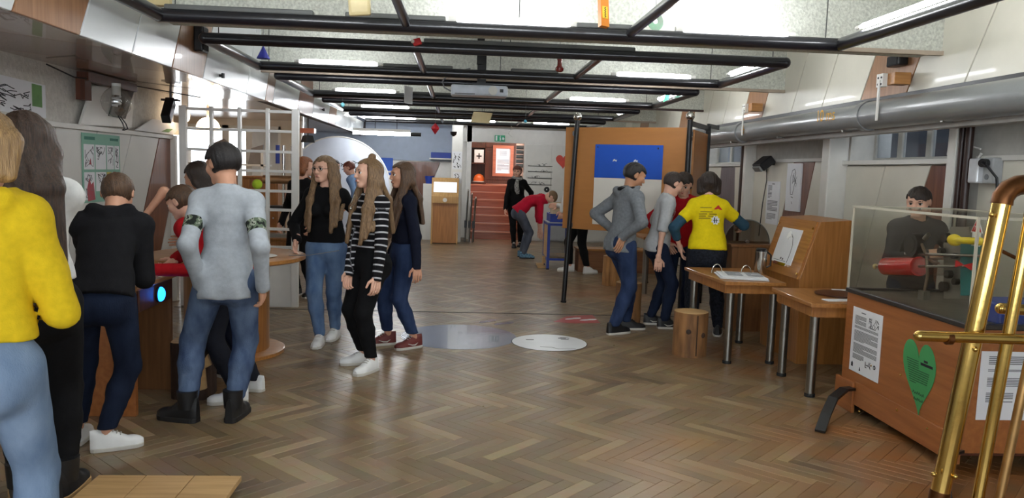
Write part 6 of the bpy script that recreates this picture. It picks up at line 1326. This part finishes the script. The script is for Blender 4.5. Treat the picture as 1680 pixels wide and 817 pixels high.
o = MB().tube([ST.tp(-.03, .075, -.0), ST.tp(-.02, .1, -.04), ST.tp(0, .11, -.055), ST.tp(.02, .1, -.04), ST.tp(.03, .075, 0)], .0025, 6).ball(ST.tp(0, .112, -.062), .01, 10, 8).build('pendant', CHROME, ST.root, True)
person('girl in a navy long sleeve top and blue jeans, half behind the striped girl', 1.56, (-.45, 6.45), 108, lean=0, head=(5, 3), fem=True, top=dict(m=NAVY, grow=.01), bottom=JN, hair=('long', 'brown', dict(len=.15, w=.6, locks=FRONT[:4], r=(.28, .155), line=.64)), arms={'L': dict(hand=A(684, 436, 6.22), pole=(1, .3, 0)), 'R': dict(hand=(-.58, 6.68, .78))}, feet={'L': (-.35, 6.42, 125), 'R': (-.58, 6.52, 110)}, shoes=('sneaker', mat('shoe_oxblood', (104, 42, 38), .6), SOLEW, SOLEW, SOLEW), hem=.04, ankle=.06, skin=SK2, v=.012)
# --- behind the lattice
person('person with long ginger hair in dark clothes standing behind the lattice post', 1.6, (-1.80, 9.0), 150, head=(150, 0), fem=True, top=dict(m=BLKC, grow=.012), bottom=BLKC, hair=('long', 'ginger', dict(len=.2, w=.7, r=(.3, .18))), feet={'L': (-1.66, 8.9, 160), 'R': (-1.84, 8.95, 160)}, shoes=('sneaker', SHB, SOLEW), v=.018, face_on=False)
person('dark curly haired person in a royal blue top far back at the round screen', 1.62, (-2.22, 13.6), -60, head=(-15, 8), fem=True, top=dict(m=BLUEC, grow=.014), bottom=JD, hair=('long', 'black', dict(len=.12, w=.6, r=(.3, .2), tex=2.4)), v=.024)
person('brown haired person in a pale blue top leaning in at the round screen', 1.62, (-1.78, 13.75), 75, lean=14, head=(10, 25), top=dict(m=cloth('pale_blue_top', (120, 150, 190)), grow=.014), bottom=JD, hair=('short', 'red'), v=.024, skin=SK1)
# --- back: woman with scarf, bending person
WB = person('woman in black with a patterned grey scarf walking in front of the stairs', 1.62, (1.12, 15.35), 178, lean=0, head=(-12, 4), fem=True, fat=1.1, top=dict(m=BLKC, grow=.016), bottom=BLKC, hair=('short', 'red', dict(thick=.16, line=.45, nape=-.5)), arms={'R': dict(hand=A(829, 343, 15.2), pole=(-1, .3, 0)), 'L': dict(hand=(1.4, 15.4, .85))}, feet={'L': (1.22, 15.4, 170), 'R': (1.08, 15.2, 180)}, shoes=('sneaker', SHB, SOLEB), hem=-.03, v=.02)
SCARF = mat('patterned_scarf', (60, 60, 64), .9, 0, .3, 40, col2=(190, 188, 184)); o = MB().tube([WB.tp(.05 * math.cos(a), .05 * math.sin(a), .02 + .01 * math.sin(2 * a)) for a in np.linspace(0, 6.28, 18)], .035, 8, cap=False).tube([WB.tp(.0, .07, .0), WB.tp(.01, .1, -.06), WB.tp(.0, .1, -.13), WB.tp(-.01, .095, -.17)], .035, 8, rs=[.03, .045, .05, .03]).build('scarf', SCARF, WB.root, True)
person('person in a crimson hoodie and grey jeans bending down beside the blue cart', 1.62, (1.02, 13.35, .82), -88, lean=66, head=(0, 100), top=dict(m=CRIM, grow=.02, hood=True, sleeve=(.72, .72), name='hoodie'), bottom=GREYJ, hair=('short', 'light'), arms={'R': dict(hand=(1.42, 13.2, .2), pole=(-1, -.4, 0)), 'L': dict(hand=(1.42, 13.5, .2), pole=(-1, .4, 0))}, feet={'L': (1.1, 13.5, -85), 'R': (1.12, 13.3, -88)}, shoes=('sneaker', mat('shoe_blue', (40, 74, 120), .6, var=.3, scale=40, col2=(120, 170, 190)), SOLEB), hem=-.03, v=.018)
person('person with black leggings and white sneakers mostly hidden behind the display board', 1.62, (1.82, 11.5), 100, fem=True, lean=5, top=dict(m=WHK, grow=.014), bottom=BLKC, hair=('long', 'brown', dict(len=.1)), arms={'R': dict(hand=(1.5, 11.75, 1.0), pole=(-.2, .2, -1)), 'L': dict(hand=(1.5, 11.3, .95), pole=(-.8, -.4, .5))}, feet={'L': (1.93, 11.42, -60), 'R': (1.7, 11.66, 95)}, shoes=('sneaker', SHW, SOLEW), ankle=.05, v=.022)
# --- right group
HB = person('boy in a grey zip hoodie and blue jeans with hands on his hips', 1.64, (1.53, 7.2), -68, lean=7, head=(-18, 22), top=dict(m=GREYH, grow=.02, hood=True, wr=.005, name='hoodie'), bottom=JN, hair=('short', 'black', dict(thick=.1, line=.5)), arms={'R': dict(hand=A(1022, 388, 7.02), pole=(.5, -.9, .2), dir=(-.3, -.1, -.9), curl=.2), 'L': dict(hand=(1.5, 7.44, .95), pole=(-1, .5, .1))}, feet={'R': (1.47, 7.1, -62), 'L': (1.64, 7.34, -85)}, shoes=('sneaker', SHB, SOLEW, SHB), hem=-.05, extra=dict(loose=.014), v=.012, skin=SK3)
MB().tube([HB.tp(.05 * math.cos(a), -.012 + .042 * math.sin(a), .012 + .022 * max(0, math.sin(a)) - .012 * max(0, -math.sin(a))) for a in np.linspace(-3.5, .4, 16)], .022, 8, rs=[.012] + [.024] * 14 + [.012]).build('hood_lining', BLKC, HB.root, True)
TB = person('boy in a grey shirt with a red lettered chest box and dark jeans, looking down', 1.57, (1.96, 7.5), -96, lean=9, head=(14, 30), top=dict(m=GREYT, grow=.018, sleeve=(.5, .5), name='shirt'), bottom=JD, hair=('short', 'dark', dict(thick=.1, line=.45)), arms={'R': dict(hand=A(1080, 424, 7.3), pole=(-.6, -.7, 0), dir=(.02, 0, -1)), 'L': dict(hand=(2.12, 7.75, .82))}, feet={'R': (2.04, 7.42, -85), 'L': (1.95, 7.62, -90)}, shoes=('sneaker', SHB, SOLEW, SHB, SOLEW), hem=-.04, v=.012, skin=SK1)
def onto(S, pts, back=False, gap=.003):
    d = (-S.fw2 if back else S.fw2); P = np.array(pts, np.float32); t = np.full(len(P), .3, np.float32)
    for _ in range(40):
        q = P + t[:, None] * d.astype(np.float32); t = t - np.clip(S.f_top(q), -.02, .05) * .8
    return [p + d * (float(a) + gap) for p, a in zip(np.array(pts), t)]
def cloth_patch(S, name, u0, u1, z0, z1, m, back=False, gap=.003, n=8):
    G = [S.c7 + S.rt2 * (u0 + (u1 - u0) * i / n) + S.U2 * (z0 + (z1 - z0) * j / n) for j in range(n + 1) for i in range(n + 1)]; G = onto(S, G, back, gap)
    return MB().add(G, [(j * (n + 1) + i, j * (n + 1) + i + 1, (j + 1) * (n + 1) + i + 1, (j + 1) * (n + 1) + i) for j in range(n) for i in range(n)]).build(name, m, S.top_obj, True)
def cloth_text(S, txt, size, u, z, m, back=False, gap=.006):
    mb = text_mb(txt, size, (0, 0, 0), (1, 0, 0), (0, 1, 0), 0); r = S.rt2 if back else -S.rt2
    G = onto(S, [S.c7 + r * (v[0] + (u if back else -u)) + S.U2 * (v[1] + z) for v in mb.v], back, gap); return MB().add(G, mb.f).build('lettering', m, S.top_obj)
cloth_patch(TB, 'red_print', -.03, .1, -.16, -.10, mat('print_red', (176, 24, 30), .8), gap=.003); cloth_text(TB, 'Jbr', .065, .085, -.15, PAPER)
person('boy in a red sweater with tousled hair, beside the yellow shirt', 1.57, (2.3, 7.9), 168, lean=12, head=(-12, 26), top=dict(m=REDC, grow=.016), bottom=JD, hair=('short', 'dark', dict(thick=.18, line=.42, tex=2)), arms={'R': dict(hand=(2.06, 7.72, .88), pole=(-1, .2, 0)), 'L': dict(hand=(2.5, 7.7, .9))}, feet={'R': (2.18, 7.87, 170), 'L': (2.38, 7.92, 180)}, v=.015, skin=SK1)
YW = person('woman in a yellow printed shirt over petrol sleeves with a brown bob, back turned', 1.57, (2.32, 7.08), -8, lean=8, head=(-6, 14), fem=True, fat=1.08, top=dict(m=YELT, grow=.018, sleeve=(.30, .30), name='shirt'), bottom=SPECK, hair=('bob', 'dark', dict(bob=-.7, thick=.14, nape=-1, r=(.3, .26))), arms={'R': dict(hand=A(1216, 372, 7.38), pole=(.8, -.3, -.6)), 'L': dict(hand=(2.1, 7.2, .82), pole=(-1, -.4, 0))}, feet={'L': (2.22, 7.06, 5), 'R': (2.48, 7.12, -20)}, hem=.0, v=.012, face_on=False, skin=SK1, extra=dict(loose=.012))
for s in 'LR':
    b = [(YW.sh[s], YW.el[s], .035 * 1.6, .030 * 1.6), (YW.el[s], YW.el[s] + (YW.wr[s] - YW.el[s]) * .45, .030 * 1.6, .026 * 1.6)]
    lo = np.min([q for x in b for q in x[:2]], 0) - .09; hi = np.max([q for x in b for q in x[:2]], 0) + .09
    np_mesh('under_sleeve', [surf(lambda P: smin(seg(P, *b[0]), seg(P, *b[1]), .02) + wrinkle(P) * .002, lo, hi, .012)], TEALC, YW.root)
# print on the yellow shirt
mred = mat('tee_red', (206, 50, 40), .8); G = onto(YW, [YW.c7 + YW.rt2 * u_ + YW.U2 * z_ for u_, z_ in ((.03, -.10), (.115, -.10), (.075, -.055))], True); MB().add(G, [(0, 1, 2)]).build('red_triangle', mred, YW.top_obj)
for k, (u0, u1, z) in enumerate(((-.09, .01, -.085), (-.09, .02, -.125), (-.10, -.03, -.145), (-.01, .06, -.145), (-.10, -.04, -.165), (-.02, .05, -.165), (-.10, .0, -.185))): cloth_patch(YW, 'print_line', u0, u1, z - .005, z + .005, mat('tee_ink', (150, 130, 20), .8), True, .004, 3)
G = []; 
for i in range(16):
    a = 2 * math.pi * i / 16; r_ = .045 if i % 2 else .033; G.append(YW.c7 + YW.rt2 * (.05 + r_ * math.cos(a)) + YW.U2 * (-.20 + r_ * math.sin(a)))
MB().add(onto(YW, G, True, .004), [tuple(range(16))]).build('white_star_patch', PAPER, YW.top_obj)
cloth_patch(YW, 'star_mark', .035, .045, -.225, -.175, INK, True, .006, 2); cloth_patch(YW, 'star_mark', .055, .062, -.225, -.185, INK, True, .006, 2); cloth_patch(YW, 'star_mark', .025, .075, -.205, -.198, INKG, True, .006, 2)
# --- boy behind the glass case
person('boy in a dark grey shirt standing behind the glass case machine', 1.50, (3.3, 5.4), 165, lean=6, head=(-30, 14), top=dict(m=DARKG, grow=.016, name='shirt'), bottom=JD, hair=('short', 'dark', dict(thick=.1, line=.42, slope=.25)), arms={'R': dict(hand=(3.2, 5.1, 1.02), pole=(-.8, .4, -.6)), 'L': dict(hand=(3.44, 5.06, .98), pole=(.8, .3, -.6))}, feet={'L': (3.46, 5.36, 170), 'R': (3.26, 5.36, 170)}, skin=SK1)
